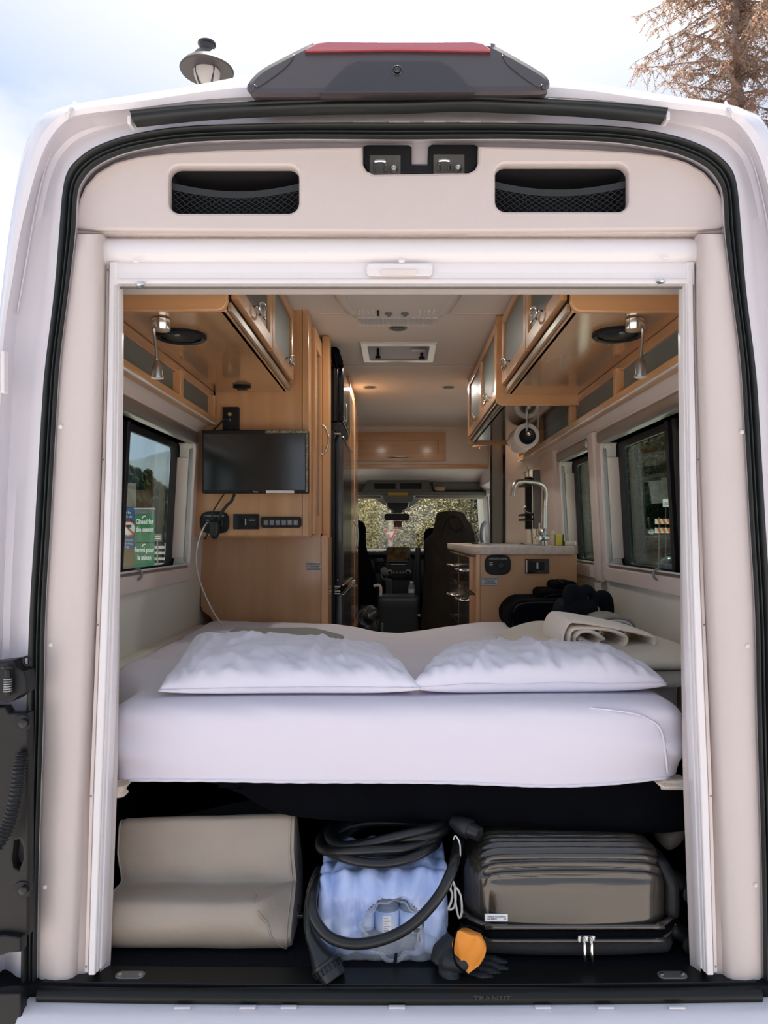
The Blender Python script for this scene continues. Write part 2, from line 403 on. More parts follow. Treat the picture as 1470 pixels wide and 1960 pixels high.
# high brake light pod
pod = thing('high_brake_light', 'dark plastic high brake light pod on the rear roof edge with red lens', 'brake light', P(762, 178, 1.66))
PO = [(471,158),(477,173),(497,180),(640,178),(762,176),(900,176),(1036,175),(1049,166),(1054,154),(1041,136),(971,95),(950,84),(932,77),(762,75),(614,76),(595,79),(579,86),(544,104),(497,130)]
po = catmull([Vector((a, b, 0)) for a, b in PO], 3, closed=True)
def podf(co):
    t = (co.z - Z(178, 1.62)) / (Z(76, 1.62) - Z(178, 1.62))
    dy = 0.07 * max(t, 0); k = 1 + dy / 1.62
    return Vector((co.x * k, co.y + dy, ZC + (co.z - ZC) * k + max(0, co.y - Yd(1.66)) * 0.45))
plate('pod_shell', [[(X(v.x, 1.62), Z(v.y, 1.62)) for v in po]], 0.13, 'podplastic', pod, bev=0.012, at=Yd(1.62), fn=podf)
def podplate(name, pts, D, m, dep=0.01, bev=0.002):
    q = [Vector((a, b, 0)) for a, b in pts]
    return plate(name, [[(X(v.x, D), Z(v.y, D)) for v in q]], dep, m, pod, bev=bev, at=Yd(D), fn=podf)
podplate('red_lens', [(583,97),(590,90),(607,81),(625,78),(905,78),(925,82),(938,92),(940,97),(760,95)], 1.612, 'redlens', 0.05, 0.003)
podplate('camera_panel', [(612,178),(640,148),(662,126),(684,116),(840,116),(862,126),(884,148),(908,176)], 1.613, mat('pod_gloss', (0.022, 0.018, 0.020), 0.30), 0.03)
lathe('reversing_camera', P(760, 137, 1.640), [(.0115, .01), (.0115, -.004), (.009, -.006), (.009, -.002), (.006, -.002), (.006, -.007), (.003, -.009), (.0, -.0095)], 'glossblack', pod, axis='y', seg=20)
for s in (-1, 1):
    tube('pod_seam', [podf(P(762 + s * (755 - a), b + 2, 1.6195)) + Vector((0, -.001, 0)) for a, b in ((479, 160), (490, 163), (530, 135), (548, 118), (556, 103))], 0.0009, 'podplastic', pod, seg=5, n=4)

# pillar trims (beige) with bend, and inner reveals
def tabx(tab, y): return lerp_tab(tab, y)
si_t = sorted([(b, a) for a, b in SI if b > 370])
c1_t = [(440,186),(600,189),(1000,178),(1250,167),(1500,156),(1885,143)]
ro_t = [(440,205),(600,202),(1000,192),(1250,182),(1500,172),(1885,161)]
ri_t = [(440,226),(600,229),(1000,224),(1250,217),(1500,207),(1885,193)]
rv_t = [(440,231),(600,231),(1000,230),(1250,228),(1500,224),(1885,210)]
def Dlean(y): return 1.80 - 0.07 * (y - 450) / 1420.0       # the door frame leans a little forward at the top
trims = []
for s, nm, lab in ((-1, 'pillar_trim', 'beige vinyl pillar trim left of the doorway'), (1, 'pillar_trim', 'beige vinyl pillar trim right of the doorway')):
    def mx(px): return px if s < 0 else 2 * CENT - px
    ys = [446 + (1884 - 446) * i / 28 for i in range(29)]
    cols = []
    for y in ys:
        a, b, c = tabx(si_t, y) - 4, tabx(c1_t, y), tabx(ro_t, y) + 4
        D = Dlean(y); fl = 1.705
        row = [P(mx(a), y, 1.75), P(mx(a + 3), y, fl + .03), P(mx(a + 9), y, fl + .02), P(mx(a * .5 + b * .5), y, fl + .012), P(mx(b - 14), y, fl + .016), P(mx(b - 4), y, fl + .022), P(mx(b + 5), y, fl + .036), P(mx(c), y, D + .015), P(mx(c + 12), y, D + .02)]
        cols.append(row)
    # close its top with a rolled edge
    cols.insert(0, [v + Vector((0, .05, .0)) for v in cols[0]]); cols[1] = [v + Vector((0, .006, 0)) for v in cols[1]]
    t = thing(nm, lab, 'trim panel', cols[-1][4])
    loft('trim_face', cols, 'trim', t, smooth='auto')
    rr = []
    for y in ys:
        D = Dlean(y); e = P(mx(tabx(rv_t, y)), y, D + .05)
        rr.append([P(mx(tabx(ri_t, y) - 3), y, D + .02), e, e + Vector((s * .01, .03, 0)), Vector((s * .90, e.y + .08, e.z))])
    loft('inner_reveal', rr, 'trim', t, smooth='auto')
    for (px, py) in (((116, 817), (97, 1235), (85, 1698)) if s < 0 else ((1420, 827), (1431, 1236), (1446, 1694))):
        lathe('screw', P(px, py, 1.722), [(.0052, .004), (.0052, -.001), (.0035, -.003), (.0012, -.0035), (.0, -.002)], 'trimlight', t, axis='y', seg=12)
    trims.append(t)
# header panel over the door with two net pockets and latch recess
hd = thing('header_panel', 'beige padded header panel above the roller shade with two net pockets', 'trim panel', P(766, 446, 1.76))
HD = 1.765
ol = [(148,440),(149,415),(155,385),(166,360),(188,335),(222,315),(268,303),(330,296),(420,291),(560,287),(694,285)]
olr = [(2 * CENT - a + (1 if b > 300 else 0), b - 2) for a, b in ol][::-1]
notch = [(695,318),(702,330),(716,337),(760,336),(896,334),(908,328),(914,316),(915,284)]
outl = ol + notch + olr[1:] + [(1382,436),(1374,441),(1340,444),(766,448),(190,445)]
def rr_px(px0, py0, px1, py1, r): return [(X(0, HD) * 0 + a, b) for a, b in prrect(px0, py0, px1, py1, r, HD, 6)]
loop = [(X(a, HD), Z(b, HD)) for a, b in outl]
holes = [rr_px(326, 323, 573, 411, 20), rr_px(947, 319, 1200, 408, 20)]
plate('padded_board', [loop] + holes, 0.030, 'trim', hd, bev=0.007, at=Yd(HD) - .012)
box('panel_lip', X(150, 1.79), X(1380, 1.79), Yd(1.765), Yd(1.82), Z(452, 1.78), Z(441, 1.78), 'trim', hd, bev=0.005)
for hx0, hy0, hx1, hy1 in ((322, 319, 577, 415), (943, 315, 1204, 412)):
    pk = thing('net_pocket', None, None, P((hx0 + hx1) / 2, hy1, HD)); pk.parent = hd; pk.location = ORI[pk] - ORI[hd]
    x0, x1, z0, z1 = X(hx0, HD), X(hx1, HD), Z(hy1, HD), Z(hy0, HD); y = Yd(HD) + .02
    bm = bmesh.new()
    bm_box(bm, x0, x1, y + .10, y + .105, z0, z1); bm_box(bm, x0, x1, y, y + .105, z0 - .004, z0 + .002); bm_box(bm, x0, x1, y, y + .105, z1 - .002, z1 + .004)
    bm_box(bm, x0 - .004, x0 + .002, y, y + .105, z0, z1); bm_box(bm, x1 - .002, x1 + .004, y, y + .105, z0, z1)
    from_bm('pocket_lining', bm, mat('pocket_black', (0.006, 0.006, 0.008), 0.9), pk)
    # sagging hem and the diamond net below it
    def hem(u, v):       # u 0..1 along, v 0 bottom..1 hem
        zz = z0 + (z1 - z0) * v * (0.50 + 0.13 * (2 * u - 1) ** 2)
        return Vector((x0 + (x1 - x0) * u, y + .004 + .012 * math.sin(math.pi * u) * v, zz))
    bm = bmesh.new(); rows_ = 5; cols_ = 9
    for j in range(rows_):
        for ph in (0, 1):
            pts = []
            for i in range(cols_ * 2 + 1):
                w = ((i + j + ph) % 2); vv = (j + 0.5 + (0.5 if w else -0.5)) / rows_
                pts.append(hem(i / (cols_ * 2), min(1, max(0, vv))))
            tube_bm(bm, pts, 0.0013, 4)
    from_bm('net', bm, mat('net_grey', (0.020, 0.025, 0.029), 0.8), pk, True)
    loft('hem_band', [[hem(i / 24, 1.0) + Vector((0, -.002, d)) for i in range(25)] for d in (0, .006, .012, .016)], mat('hem_grey', (0.025, 0.03, 0.034), 0.85), pk)
# latch strikers in their black recess
lt = thing('door_latch', 'black recessed bracket holding two metal door strikers above the header panel', 'latch', P(805, 337, HD))
lo_ = [(696,284),(703,281),(782,281),(788,285),(788,320),(818,320),(819,285),(826,280),(908,280),(914,284),(914,316),(908,328),(896,334),(760,336),(716,337),(702,330),(696,318)]
plate('latch_housing', [[(X(a, 1.80), Z(b, 1.80)) for a, b in lo_]], 0.02, 'blackplastic', lt, bev=0.003, at=Yd(1.79))
for ox in (0, 122.5):
    pbox('striker_plate', 707 + ox, 296 - ox * .01, 767 + ox, 334 - ox * .01, 1.785, .006, mat('striker_grey', (.10, .10, .095), .45, metal=.3), lt)
    cx = 727 + ox; cy = 318 - ox * .01
    tube('striker_loop', [P(cx - 9, cy + 8, 1.78), P(cx - 9, cy - 4, 1.765), P(cx - 7, cy - 9, 1.755), P(cx + 8, cy - 9, 1.755), P(cx + 11, cy - 4, 1.765), P(cx + 11, cy + 8, 1.78)], 0.0042, 'chrome', lt, seg=8, n=4)
    lathe('striker_pin', P(754 + ox, 322 - ox * .01, 1.775), [(.0085, .01), (.0085, .0), (.006, -.004), (.003, -.004), (.003, -.012), (.0, -.013)], 'steel', lt, axis='y', seg=14)
    pbox('latch_tab', 727 + ox, 337, 731 + ox, 343, 1.755, .004, 'grey', lt, bev=.0005)
hb = [(X(v.x, 1.815), Z(v.y, 1.815)) for v in (lambda h: h + [Vector((2 * CENT - q.x, q.y, 0)) for q in h[:-1]][::-1])(catmull([Vector((a - 5, b - 4, 0)) for a, b in SI if b < 460], 4))]
plate('header_backing', [hb, [(X(a, 1.815), Z(b, 1.815)) for a, b in ((305, 314), (1222, 314), (1222, 425), (305, 425))]], .01, 'body', van, at=Yd(1.815))

# roller shade: cassette, pull bar with handle, brush, side rails
sh = thing('roller_shade', 'white roller shade rolled up in its cassette across the top of the doorway', 'shade', P(768, 550, 1.78))
x0, x1 = X(189, 1.755), X(1349, 1.755)
prof = [(-.033, .034), (-.012, .036), (.008, .033), (.022, .024), (.030, .010), (.032, -.006), (.028, -.020), (.018, -.029), (.000, -.033), (-.033, -.033)]
cz = Z(476, 1.77); cyy = Yd(1.80)
def cyl_rows(xa, xb, k=1.0): return [[Vector((xx, cyy - a * k, cz + b * k)) for a, b in prof] for xx in (xa, xb)]
loft('cassette', cyl_rows(x0 + .012, x1 - .012), 'white', sh, closed=True, caps=True, smooth='auto')
loft('cassette_cap', cyl_rows(x0, x0 + .014, 1.03), 'white', sh, closed=True, caps=True, smooth='auto')
loft('cassette_cap', cyl_rows(x1 - .014, x1, 1.03), 'white', sh, closed=True, caps=True, smooth='auto')
pb = thing('pull_bar', None, None, P(768, 548, 1.79)); pb.parent = sh; pb.location = ORI[pb] - ORI[sh]
xa, xb = X(219, 1.79), X(1316, 1.79)
prof = [(0, Z(505, 1.79)), (-.010, Z(506, 1.79)), (-.012, Z(510, 1.79)), (-.009, Z(523, 1.79)), (-.009, Z(525, 1.79)), (-.011, Z(536, 1.79)), (-.014, Z(538, 1.79)), (-.015, Z(543, 1.79)), (-.012, Z(546, 1.79)), (.008, Z(547, 1.79)), (.008, Z(505, 1.79))]
loft('bar', [[Vector((xx, Yd(1.79) + a, b)) for a, b in prof] for xx in (xa, xb)], 'white', pb, closed=True, caps=True, smooth='auto')
plate('bar_handle', [prrect(702, 506, 828, 530, 7, 1.772)], .012, 'white', pb, bev=.002, at=Yd(1.764))
plate('handle_slot', [prrect(727, 514, 800, 526, 6, 1.76)], .004, 'trimlight', pb, bev=.001, at=Yd(1.762))
for a in (210, 1316): pbox('bar_end', a - 1, 500, a + 14, 545, 1.774, .03, 'white', pb, bev=.003)
box('brush_strip', X(224, 1.80), X(1312, 1.80), Yd(1.795), Yd(1.803), Z(553, 1.80), Z(545, 1.80), mat('brush_grey', (.16, .155, .145), .95, bump=1.0, bscale=400), sh, bev=.002)
for a, b in ((269, 546), (1264, 539)):
    lathe('chrome_stop', P(a, b, 1.775), [(.010, .0), (.010, -.006), (.007, -.010), (.0, -.011)], 'chrome', sh, axis='y', seg=16, sy=.6)
for a, b in ((260, 500), (769, 500), (1273, 494)):
    lathe('shade_clip', P(a, b, 1.76), [(.008, .0), (.008, -.003), (.0, -.004)], 'white', sh, axis='y', seg=14, sy=.5)
for s in (-1, 1):
    def mx(px): return px if s < 0 else 2 * CENT + 3 - px
    rail = thing('side_rail', None, None, P(mx(180), 1870, 1.73)); rail.parent = sh; rail.location = ORI[rail] - ORI[sh]
    for k, (u0, u1, dd, m_) in enumerate(((0.0, 0.22, 0.012, 'trimlight'), (0.22, 0.62, -0.004, 'white'), (0.62, 0.80, 0.006, 'white'), (0.80, 1.0, 0.016, 'white'))):
        rws = []
        for y in (503, 700, 900, 1100, 1300, 1500, 1700, 1872 - k * 6 + (0 if k else -12)):
            a, b = tabx(ro_t, y), tabx(ri_t, y); D = Dlean(y) + dd - .02
            p, q = P(mx(a + (b - a) * u0), y, D), P(mx(a + (b - a) * u1), y, D)
            if s > 0: p, q = q, p
            e = (q - p) * .12
            rws.append([p + Vector((0, .03, 0)), p + Vector((0, .002, 0)), p + e, q - e, q + Vector((0, .002, 0)), q + Vector((0, .03, 0))])
        loft('rail_strip', rws, m_, rail, closed=True, caps=True, smooth='auto')
    for y in (517, 880, 1196, 1524, 1850):
        lathe('rivet', P(mx(tabx(ro_t, y) + 3), y, Dlean(y) - .008), [(.0022, .002), (.0022, -.001), (.0, -.0015)], 'grey', rail, axis='y', seg=8)

# sill, step and bumper
sill = thing('door_sill', 'black moulded scuff plate along the bottom of the doorway', 'sill', P(766, 1920, 1.68))
xs = [X(76 + (1453 - 76) * i / 20, 1.70) for i in range(21)]
rows = []
for yy, zz in ((Yd(1.78), .002), (Yd(1.715), .002), (Yd(1.71), -.004), (Yd(1.705), -.006), (Yd(1.70), .0), (Yd(1.691), -.002), (Yd(1.684), -.008), (Yd(1.681), -.016), (Yd(1.684), -.026), (Yd(1.70), -.029)):
    rows.append([Vector((x, yy - .012 * (1 - (x / .8) ** 2), zz)) for x in xs])
loft('sill_plate', rows, mat('sill_black', (.007, .008, .007), .38, var=.2, spec=.3), sill, smooth='auto')
text('embossed_word', 'TRANSIT', X(942, 1.668), Yd(1.6685), Z(1910, 1.67), 0.013, mat('emboss', (.022, .021, .019), .4), sill, sx=1.6, bold=.0004)
bump = []
for yy, zz in ((Yd(1.71), -.024), (Yd(1.665), -.029), (Yd(1.640), -.045), (Yd(1.62), -.10), (Yd(1.60), -.16), (Yd(1.50), -.18), (Yd(1.48), -.22), (Yd(1.48), -.42), (Yd(1.55), -.5)):
    bump.append([Vector((x * 1.03, yy - .01 * (1 - (x / .8) ** 2), zz)) for x in xs])
loft('rear_bumper', bump, 'body', van, smooth='auto')
for i, px in enumerate((348, 473, 552, 760, 1040, 1160, 1297)):
    pbox('bumper_clip', px - 16, 1928, px + 16, 1933, 1.658, .01, 'body', van, bev=.002)
struct(box('floor', -.90, .90, Yd(1.70), Yd(8.0), -.03, .0, mat('black_floor_mat', (.006, .007, .010), .8, bump=.8, bscale=260, spec=.12), None, bev=0))
for px, py in ((249, 1870), (1287, 1878)):
    fl = thing('floor_anchor', 'oval steel floor plate at the %s front of the cargo floor' % ('left' if px < 700 else 'right'), 'bracket', (X(px, 1.735), Yd(1.735), 0))
    plate('anchor_plate', [rrect(X(px - 28, 1.735), X(px + 28, 1.735), Yd(1.722), Yd(1.75), .0125, 6)], .004, mat('dull_steel', (.30, .29, .27), .45, metal=.8), fl, bev=.001, plane='z', at=.003)
    for d in (-20, 20): lathe('bolt', (X(px + d, 1.735), Yd(1.736), .005), [(.005, 0), (.005, .0015), (.002, .003), (0, .003)], 'chrome', fl, seg=8)

# left door hinge, loom and door edge seen outside the seal
hg = thing('door_hinge', 'black door hinge with spring', None, P(30, 1330, 1.66)); hg.parent = van; hg.location = ORI[hg] - ORI[van]
plate('hinge_plate', [[(X(a, 1.66), Z(b, 1.66)) for a, b in ((-20,1268),(30,1262),(33,1275),(50,1284),(54,1300),(54,1325),(42,1330),(30,1340),(-20,1350))]], .05, 'blackplastic', hg, bev=.004, at=Yd(1.65))
bm = bmesh.new()
for k in range(6): lathe_bm(bm, P(15, 1324 - k * 4.5, 1.638), [(.008, 0), (.0095, .0018), (.008, .0036)], seg=12)
from_bm('hinge_spring', bm, 'greymetal', hg, True)
lathe('hinge_pin', P(15, 1332, 1.638), [(.006, 0), (.006, .055), (.012, .058), (.012, .062), (0, .063)], 'blackplastic', hg, seg=12)
bmr = bmesh.new(); tube_bm(bmr, [P(51 + 7 * math.cos(a), 1266 + 9 * math.sin(a), 1.67) for a in [2 * math.pi * k / 14 for k in range(14)]], .003, 6, closed=True)
from_bm('hinge_ring', bmr, 'blackplastic', hg, True)
dr = thing('rear_door', 'black inner edge of the opened left rear door', 'door', P(0, 1960, 1.66))
plate('door_edge_panel', [[(X(a, 1.68), Z(b, 1.68)) for a, b in ((-60,1352),(16,1350),(24,1362),(60,1362),(60,1785),(10,1788),(-60,1800))], [(X(a, 1.68), Z(b, 1.68)) for a, b in ((34,1604),(44,1602),(50,1615),(50,1640),(42,1660),(33,1655),(30,1640))]], .03, mat('door_black', (.010, .011, .011), .42, var=.2, spec=.3), dr, bev=.004, at=Yd(1.665))
for py in (1385, 1705):
    plate('bolt_pocket', [prrect(24, py - 17, 58, py + 17, 15, 1.66)], .006, 'blackplastic', dr, bev=.002, at=Yd(1.662))
    lathe('door_bolt', P(44, py, 1.655), [(.009, .006), (.009, -.002), (.004, -.004), (0, -.004)], 'rubber', dr, axis='y', seg=12)
plate('lower_bracket', [[(X(a, 1.66), Z(b, 1.66)) for a, b in ((-60,1790),(14,1785),(44,1790),(44,1818),(20,1820),(-60,1850))]], .03, 'blackplastic', dr, bev=.004, at=Yd(1.65))
plate('lower_corner_cover', [[(X(a, 1.66), Z(b, 1.66)) for a, b in ((-60,1905),(10,1896),(44,1896),(46,1990),(-60,1990))]], .03, 'blackplastic', dr, bev=.004, at=Yd(1.65))
tube('corrugated_hose', [P(44, 1440, 1.655), P(38, 1465, 1.645), P(33, 1510, 1.635), P(22, 1560, 1.625), P(6, 1600, 1.615), P(-25, 1640, 1.60)], lambda t: .0125 + .0022 * math.sin(t * 180), 'blackplastic', dr, seg=12, n=24)
pbox('handle_recess', 0, 670, 8, 752, 1.69, .02, 'white', van, bev=.003)
# ================================================================ ROOM SHELL
def wx(z): return 0.855 + (1.37 - z) * 0.055        # inner face of the side wall, leaning out towards the floor
def leanf(s):
    def f(co): return Vector((s * (wx(co.z) + co.x), co.y, co.z))
    return f
WINS = {-1: [(1.98, 3.22)], 1: [(1.98, 3.21), (3.41, 4.02)]}
WZ0, WZ1 = 0.862, 1.372
FRONTW = {-1: [(7.0, 7.75)], 1: [(5.35, 6.45), (7.0, 7.75)]}     # cab door windows and the side door window
wi = 0
for s, side in ((-1, 'left'), (1, 'right')):
    fn = leanf(s)
    y0, y1 = Yd(1.84), Yd(8.3)
    loops = [[(y0, -.03), (y1, -.03), (y1, 1.42), (y0, 1.42)]] + [rrect(Yd(a), Yd(b), WZ0, WZ1, .03, 4) for a, b in WINS[s]] + [rrect(Yd(a), Yd(b), .92, 1.38, .03, 4) for a, b in FRONTW[s]]

    wl_ = struct(plate('wall_' + side, loops, 0.05, 'wall', None, plane='x', at=.025, fn=fn))
    wl_['label'] = 'grey cream lower side wall on the %s' % side
    # cove above the windows and the upper wall
    prof = [(wx(1.42), 1.415), (.852, 1.425), (.835, 1.44), (.815, 1.452), (.80, 1.46), (.80, 1.60), (.79, 1.96)]
    n = 12; yy = [y0 + (y1 - y0) * i / n for i in range(n + 1)]
    cv = loft('cove', [[Vector((s * a, y, b)) for y in yy] for a, b in prof], 'wallfar' if False else 'trimlight', wl_, smooth='auto')
    box('ledge', s * .845, s * .905, Yd(1.92), Yd(3.46), .42, .592, 'wall', wl_, bev=.012, seg=3)
    for a, b in FRONTW[s]:
        wi += 1; o = thing('window_%d' % wi, '%s %s window toward the front' % (side, 'cab door' if a > 6.9 else 'sliding door'), None, (s * .9, Yd((a + b) / 2), .92), kind='structure')
        plate('frame', [rrect(Yd(a) - .02, Yd(b) + .02, .90, 1.40, .03, 4), rrect(Yd(a) + .03, Yd(b) - .03, .95, 1.35, .03, 4)], .010, 'glossblack', o, plane='x', at=.062, fn=fn)
        plate('pane', [rrect(Yd(a) + .02, Yd(b) - .02, .94, 1.36, .03, 4)], .004, 'glasslight', o, plane='x', at=.070, fn=fn)
    for k, (a, b) in enumerate(WINS[s]):
        wi += 1
        o = thing('window_%d' % wi, '%s side window, %s' % (side, 'black framed sliding pane' if a < 3 else 'narrow dark pane beside the worktop'), None, (s * wx(WZ0), Yd((a + b) / 2), WZ0), kind='structure')
        y0_, y1_ = Yd(a), Yd(b)
        # cream surround, proud of the wall
        plate('surround', [rrect(y0_ - .05, y1_ + .055, .800, 1.435, .035, 5), rrect(y0_, y1_, WZ0 - .004, WZ1, .03, 5)], .018, 'trimlight', o, bev=.005, plane='x', at=-.008, fn=fn)
        # black lining of the opening
        A, B = rrect(y0_ - .001, y1_ + .001, WZ0, WZ1, .03, 5), None
        loft('lining', [[fn(Vector((off, p[0], p[1]))) for p in A] for off in (.002, .062)], 'blackplastic', o, closed=True, smooth='auto')
        # pale end reveal seen through the opening
        box('reveal', .010, .058, y1_ - .008, y1_ - .001, .895, 1.315, 'wallfar', o, bev=.003, fn=fn)
        splits = [(a + .02, a + .52), (a + .61, b - .07)] if a < 3 else [(a + .02, b - .06)]
        gh = [rrect(Yd(p), Yd(q), WZ0 + .012, WZ1 - .025, .035, 5) for p, q in splits]
        plate('frame', [[(y0_ - .03, WZ0 - .03), (y1_ + .03, WZ0 - .03), (y1_ + .03, WZ1 + .03), (y0_ - .03, WZ1 + .03)]] + gh, .010, 'blackplastic', o, plane='x', at=.062, fn=fn)
        for p, q in splits:
            gp = rrect(Yd(p) - .006, Yd(q) + .006, WZ0 + .006, WZ1 - .019, .038, 5)
            plate('pane', [gp], .004, 'glassleft' if s < 0 else 'glass', o, plane='x', at=.070, fn=fn)
        if a < 3:
            box('mullion', .040, .060, Yd(splits[0][1]) + .004, Yd(splits[0][1]) + .030, WZ0, WZ1, 'blackplastic', o, bev=.003, fn=fn)
            box('mullion', .034, .058, Yd(splits[1][0]) - .032, Yd(splits[1][0]) - .006, WZ0, WZ1, 'blackplastic', o, bev=.003, fn=fn)
        box('blind_cassette', -.030, .020, y0_, y1_ + .002, WZ1 - .002, 1.420, 'greymetal', o, bev=.012, seg=3, fn=fn)
        box('blind_rail', -.010, .012, y0_ + .01, y1_ - .005, WZ0 - .018, WZ0 + .008, 'greymetal', o, bev=.004, fn=fn)
        box('blind_rail_edge', -.014, -.004, y0_ + .01, y1_ - .005, WZ0 + .006, WZ0 + .012, 'white', o, bev=.001, fn=fn)
        box('side_channel', -.006, .010, y1_ - .002, y1_ + .010, WZ0, WZ1, 'greymetal', o, bev=.002, fn=fn)
        if a < 3:
            yc = Yd(2.58)
            bm = bmesh.new(); tube_bm(bm, [fn(Vector((-.016 + .014 * math.cos(t), yc, WZ0 - .002 + .018 * math.sin(t)))) for t in [2 * math.pi * k / 12 for k in range(12)]], .0045, 6, closed=True)
            from_bm('blind_clip', bm, 'grey', o, True)
box('window_post', -.028, .0, Yd(3.275), Yd(3.375), .79, 1.432, 'trimlight', wl_, bev=.010, seg=3, fn=leanf(1))
box('door_pillar', -.030, .02, Yd(4.10), Yd(4.50), .86, 1.46, 'trimlight', wl_, bev=.02, seg=3, fn=leanf(1))

cz_ = 1.95
cl_ = struct(plate('ceiling', [[(-.9, Yd(1.95)), (.9, Yd(1.95)), (.9, Yd(6.9)), (-.9, Yd(6.9))], rrect(-.155, .165, Yd(3.87), Yd(4.20), .01, 2)], .02, 'ceil', None, plane='z', at=cz_ + .01))
for D in (3.34, 4.37): box('ceiling_seam', -.80, .80, Yd(D), Yd(D) + .012, cz_ - .003, cz_ + .002, 'trimlight', cl_, bev=.001)
box('rear_cornice', -.79, .86, Yd(1.91), Yd(1.96), 1.60, 1.95, 'trimlight', cl_, bev=.004)

# air conditioner
ac = thing('air_conditioner', 'white ceiling air conditioner with louvred grille nearest the doorway', 'air conditioner', (0, Yd(3.0), 1.88))
outl = [(-.262, Yd(2.70)), (-.262, Yd(2.86)), (-.245, Yd(3.04)), (-.215, Yd(3.20)), (-.185, Yd(3.30)), (.185, Yd(3.30)), (.215, Yd(3.20)), (.245, Yd(3.04)), (.262, Yd(2.86)), (.262, Yd(2.70))]
plate('housing', [outl], .035, 'trimlight', ac, plane='z', at=cz_ - .018, bev=.008)
outl2 = [(x * .80, y - .005) for x, y in outl]
plate('lower_cover', [outl2], .030, 'trimlight', ac, plane='z', at=cz_ - .048, bev=.010)
for s in (-1, 1):
    soft('side_duct', s * .215 - .03, s * .215 + .03, Yd(2.72), Yd(3.17), 1.885, 1.94, .025, 'trimlight', ac, n=(6, 10, 5), fn=lambda c, s=s: Vector((c.x - s * .030 * sstep(Yd(2.9), Yd(3.17), c.y), c.y, c.z)))
bm = bmesh.new()
for i in range(58):
    x = -.165 + i * .33 / 57
    bm_box(bm, x - .0017, x + .0017, Yd(3.18), Yd(3.285), 1.8805, 1.8875)
from_bm('grille', bm, 'white', ac, props={'kind': 'stuff'})
for i in range(4):
    for s in (-1, 1):
        for j in range(4):
            lathe('vent_dot', (s * (.09 + i * .0185) if s > 0 else -.155 + i * .0185, Yd(3.075 + j * .022), 1.887), [(.004, 0), (.004, -.003), (0, -.004)], 'white', ac, seg=8)
box('badge', -.083, -.074, Yd(3.08), Yd(3.15), 1.883, 1.887, 'blackplastic', ac, bev=0)
for x in (-.036, .030):
    lathe('control_knob', (x, Yd(3.12), 1.885), [(.016, .003), (.016, -.002), (.008, -.004), (.008, -.010), (0, -.011)], 'grey', ac, seg=16)
# roof vent
rv = thing('roof_vent', 'square roof fan vent with white frame and dark blue lid in the ceiling', 'vent', (0.005, Yd(4.03), cz_ - .012))
plate('vent_frame', [[(-.185, Yd(3.83)), (.195, Yd(3.83)), (.195, Yd(4.24)), (-.185, Yd(4.24))], rrect(-.150, .160, Yd(3.875), Yd(4.195), .008, 2)], .012, 'white', rv, plane='z', at=cz_ - .006, bev=.003)
loft('vent_shaft', [[Vector((x, y, z)) for x, y in ((-.150, Yd(3.875)), (.160, Yd(3.875)), (.160, Yd(4.195)), (-.150, Yd(4.195)))] for z in (cz_ - .006, cz_ + .10)], 'white', rv, closed=True, smooth=False)
lathe('fan_lid', (0.005, Yd(4.05), cz_ + .075), [(.17, .03), (.15, .012), (.10, .002), (0, 0)], mat('smoky_blue_lid', (.10, .15, .24), .25, coat=.5), rv, seg=28)
for dx, dy, r in ((-.11, .08, .014), (.125, .10, .016)):
    lathe('vent_knob', (0.005 + dx, Yd(4.05 + dy), cz_ + .0), [(r * .5, .04), (r * .5, .0), (r, -.002), (r, -.014), (0, -.016)], 'blackplastic', rv, seg=10)
box('crank_arm', .07, .15, Yd(4.12), Yd(4.145), cz_ + .02, cz_ + .035, 'white', rv, bev=.004)
for px, py, w in ((762, 628, 'behind the air conditioner'), (708, 741, 'left of the pair near the cab'), (858, 741, 'right of the pair near the cab')):
    D = (cz_ - ZC) * F / (CY - py)
    t = thing('ceiling_light', 'round recessed ceiling light with added fill lamp, ' + w, 'light', (X(px, D), Yd(D), cz_ - .006), group=None)
    lathe('light_ring', (X(px, D), Yd(D), cz_), [(.044, .001), (.044, -.004), (.036, -.006), (.034, -.003), (0, -.003)], 'steel', t, seg=24)
    lathe('light_lens', (X(px, D), Yd(D), cz_), [(.033, -.002), (.028, -.007), (0, -.009)], 'frost', t, seg=20)
    ld = bpy.data.lights.new('fill_bulb', 'AREA'); ld.shape = 'DISK'; ld.size = .05; ld.energy = 3.6; ld.color = (1.0, .93, .84)  # added lamp to brighten the interior; the fittings themselves are off
    lo2 = bpy.data.objects.new('fill_bulb', ld); COL.objects.link(lo2); lo2.parent = t; lo2.location = (0, 0, -.006)

# bulkhead over the cab
D = 6.83
bk = struct(box('wall_front', -.88, .88, Yd(D), Yd(D) + .03, Z(897, D), 1.96, 'wallfar', None, bev=.0))
bk['label'] = 'cream bulkhead panel over the cab with a maple hatch'
cb = thing('overhead_cupboard', 'maple hatch cupboard set in the cream bulkhead over the cab', 'cupboard', P(768, 883, D - .02))
plate('door_frame', [[(X(a, D), Z(b, D)) for a, b in ((670,828),(853,828),(853,883),(670,883))], [(X(a, D), Z(b, D)) for a, b in ((686,843),(839,843),(839,868),(686,868))]], .022, 'woodx', cb, bev=.002, at=Yd(D) - .024)
pbox('door_panel', 685, 842, 840, 869, D - .012, .01, 'woodx', cb)
tube('handle', [P(744, 876, D - .024), P(750, 875, D - .05), P(763, 874.5, D - .056), P(776, 875, D - .05), P(782, 876, D - .024)], .004, 'chrome', cb, seg=6)
pbox('wood_strip', 660, 889, 937, 897, D - .02, .02, 'woodx', bk)

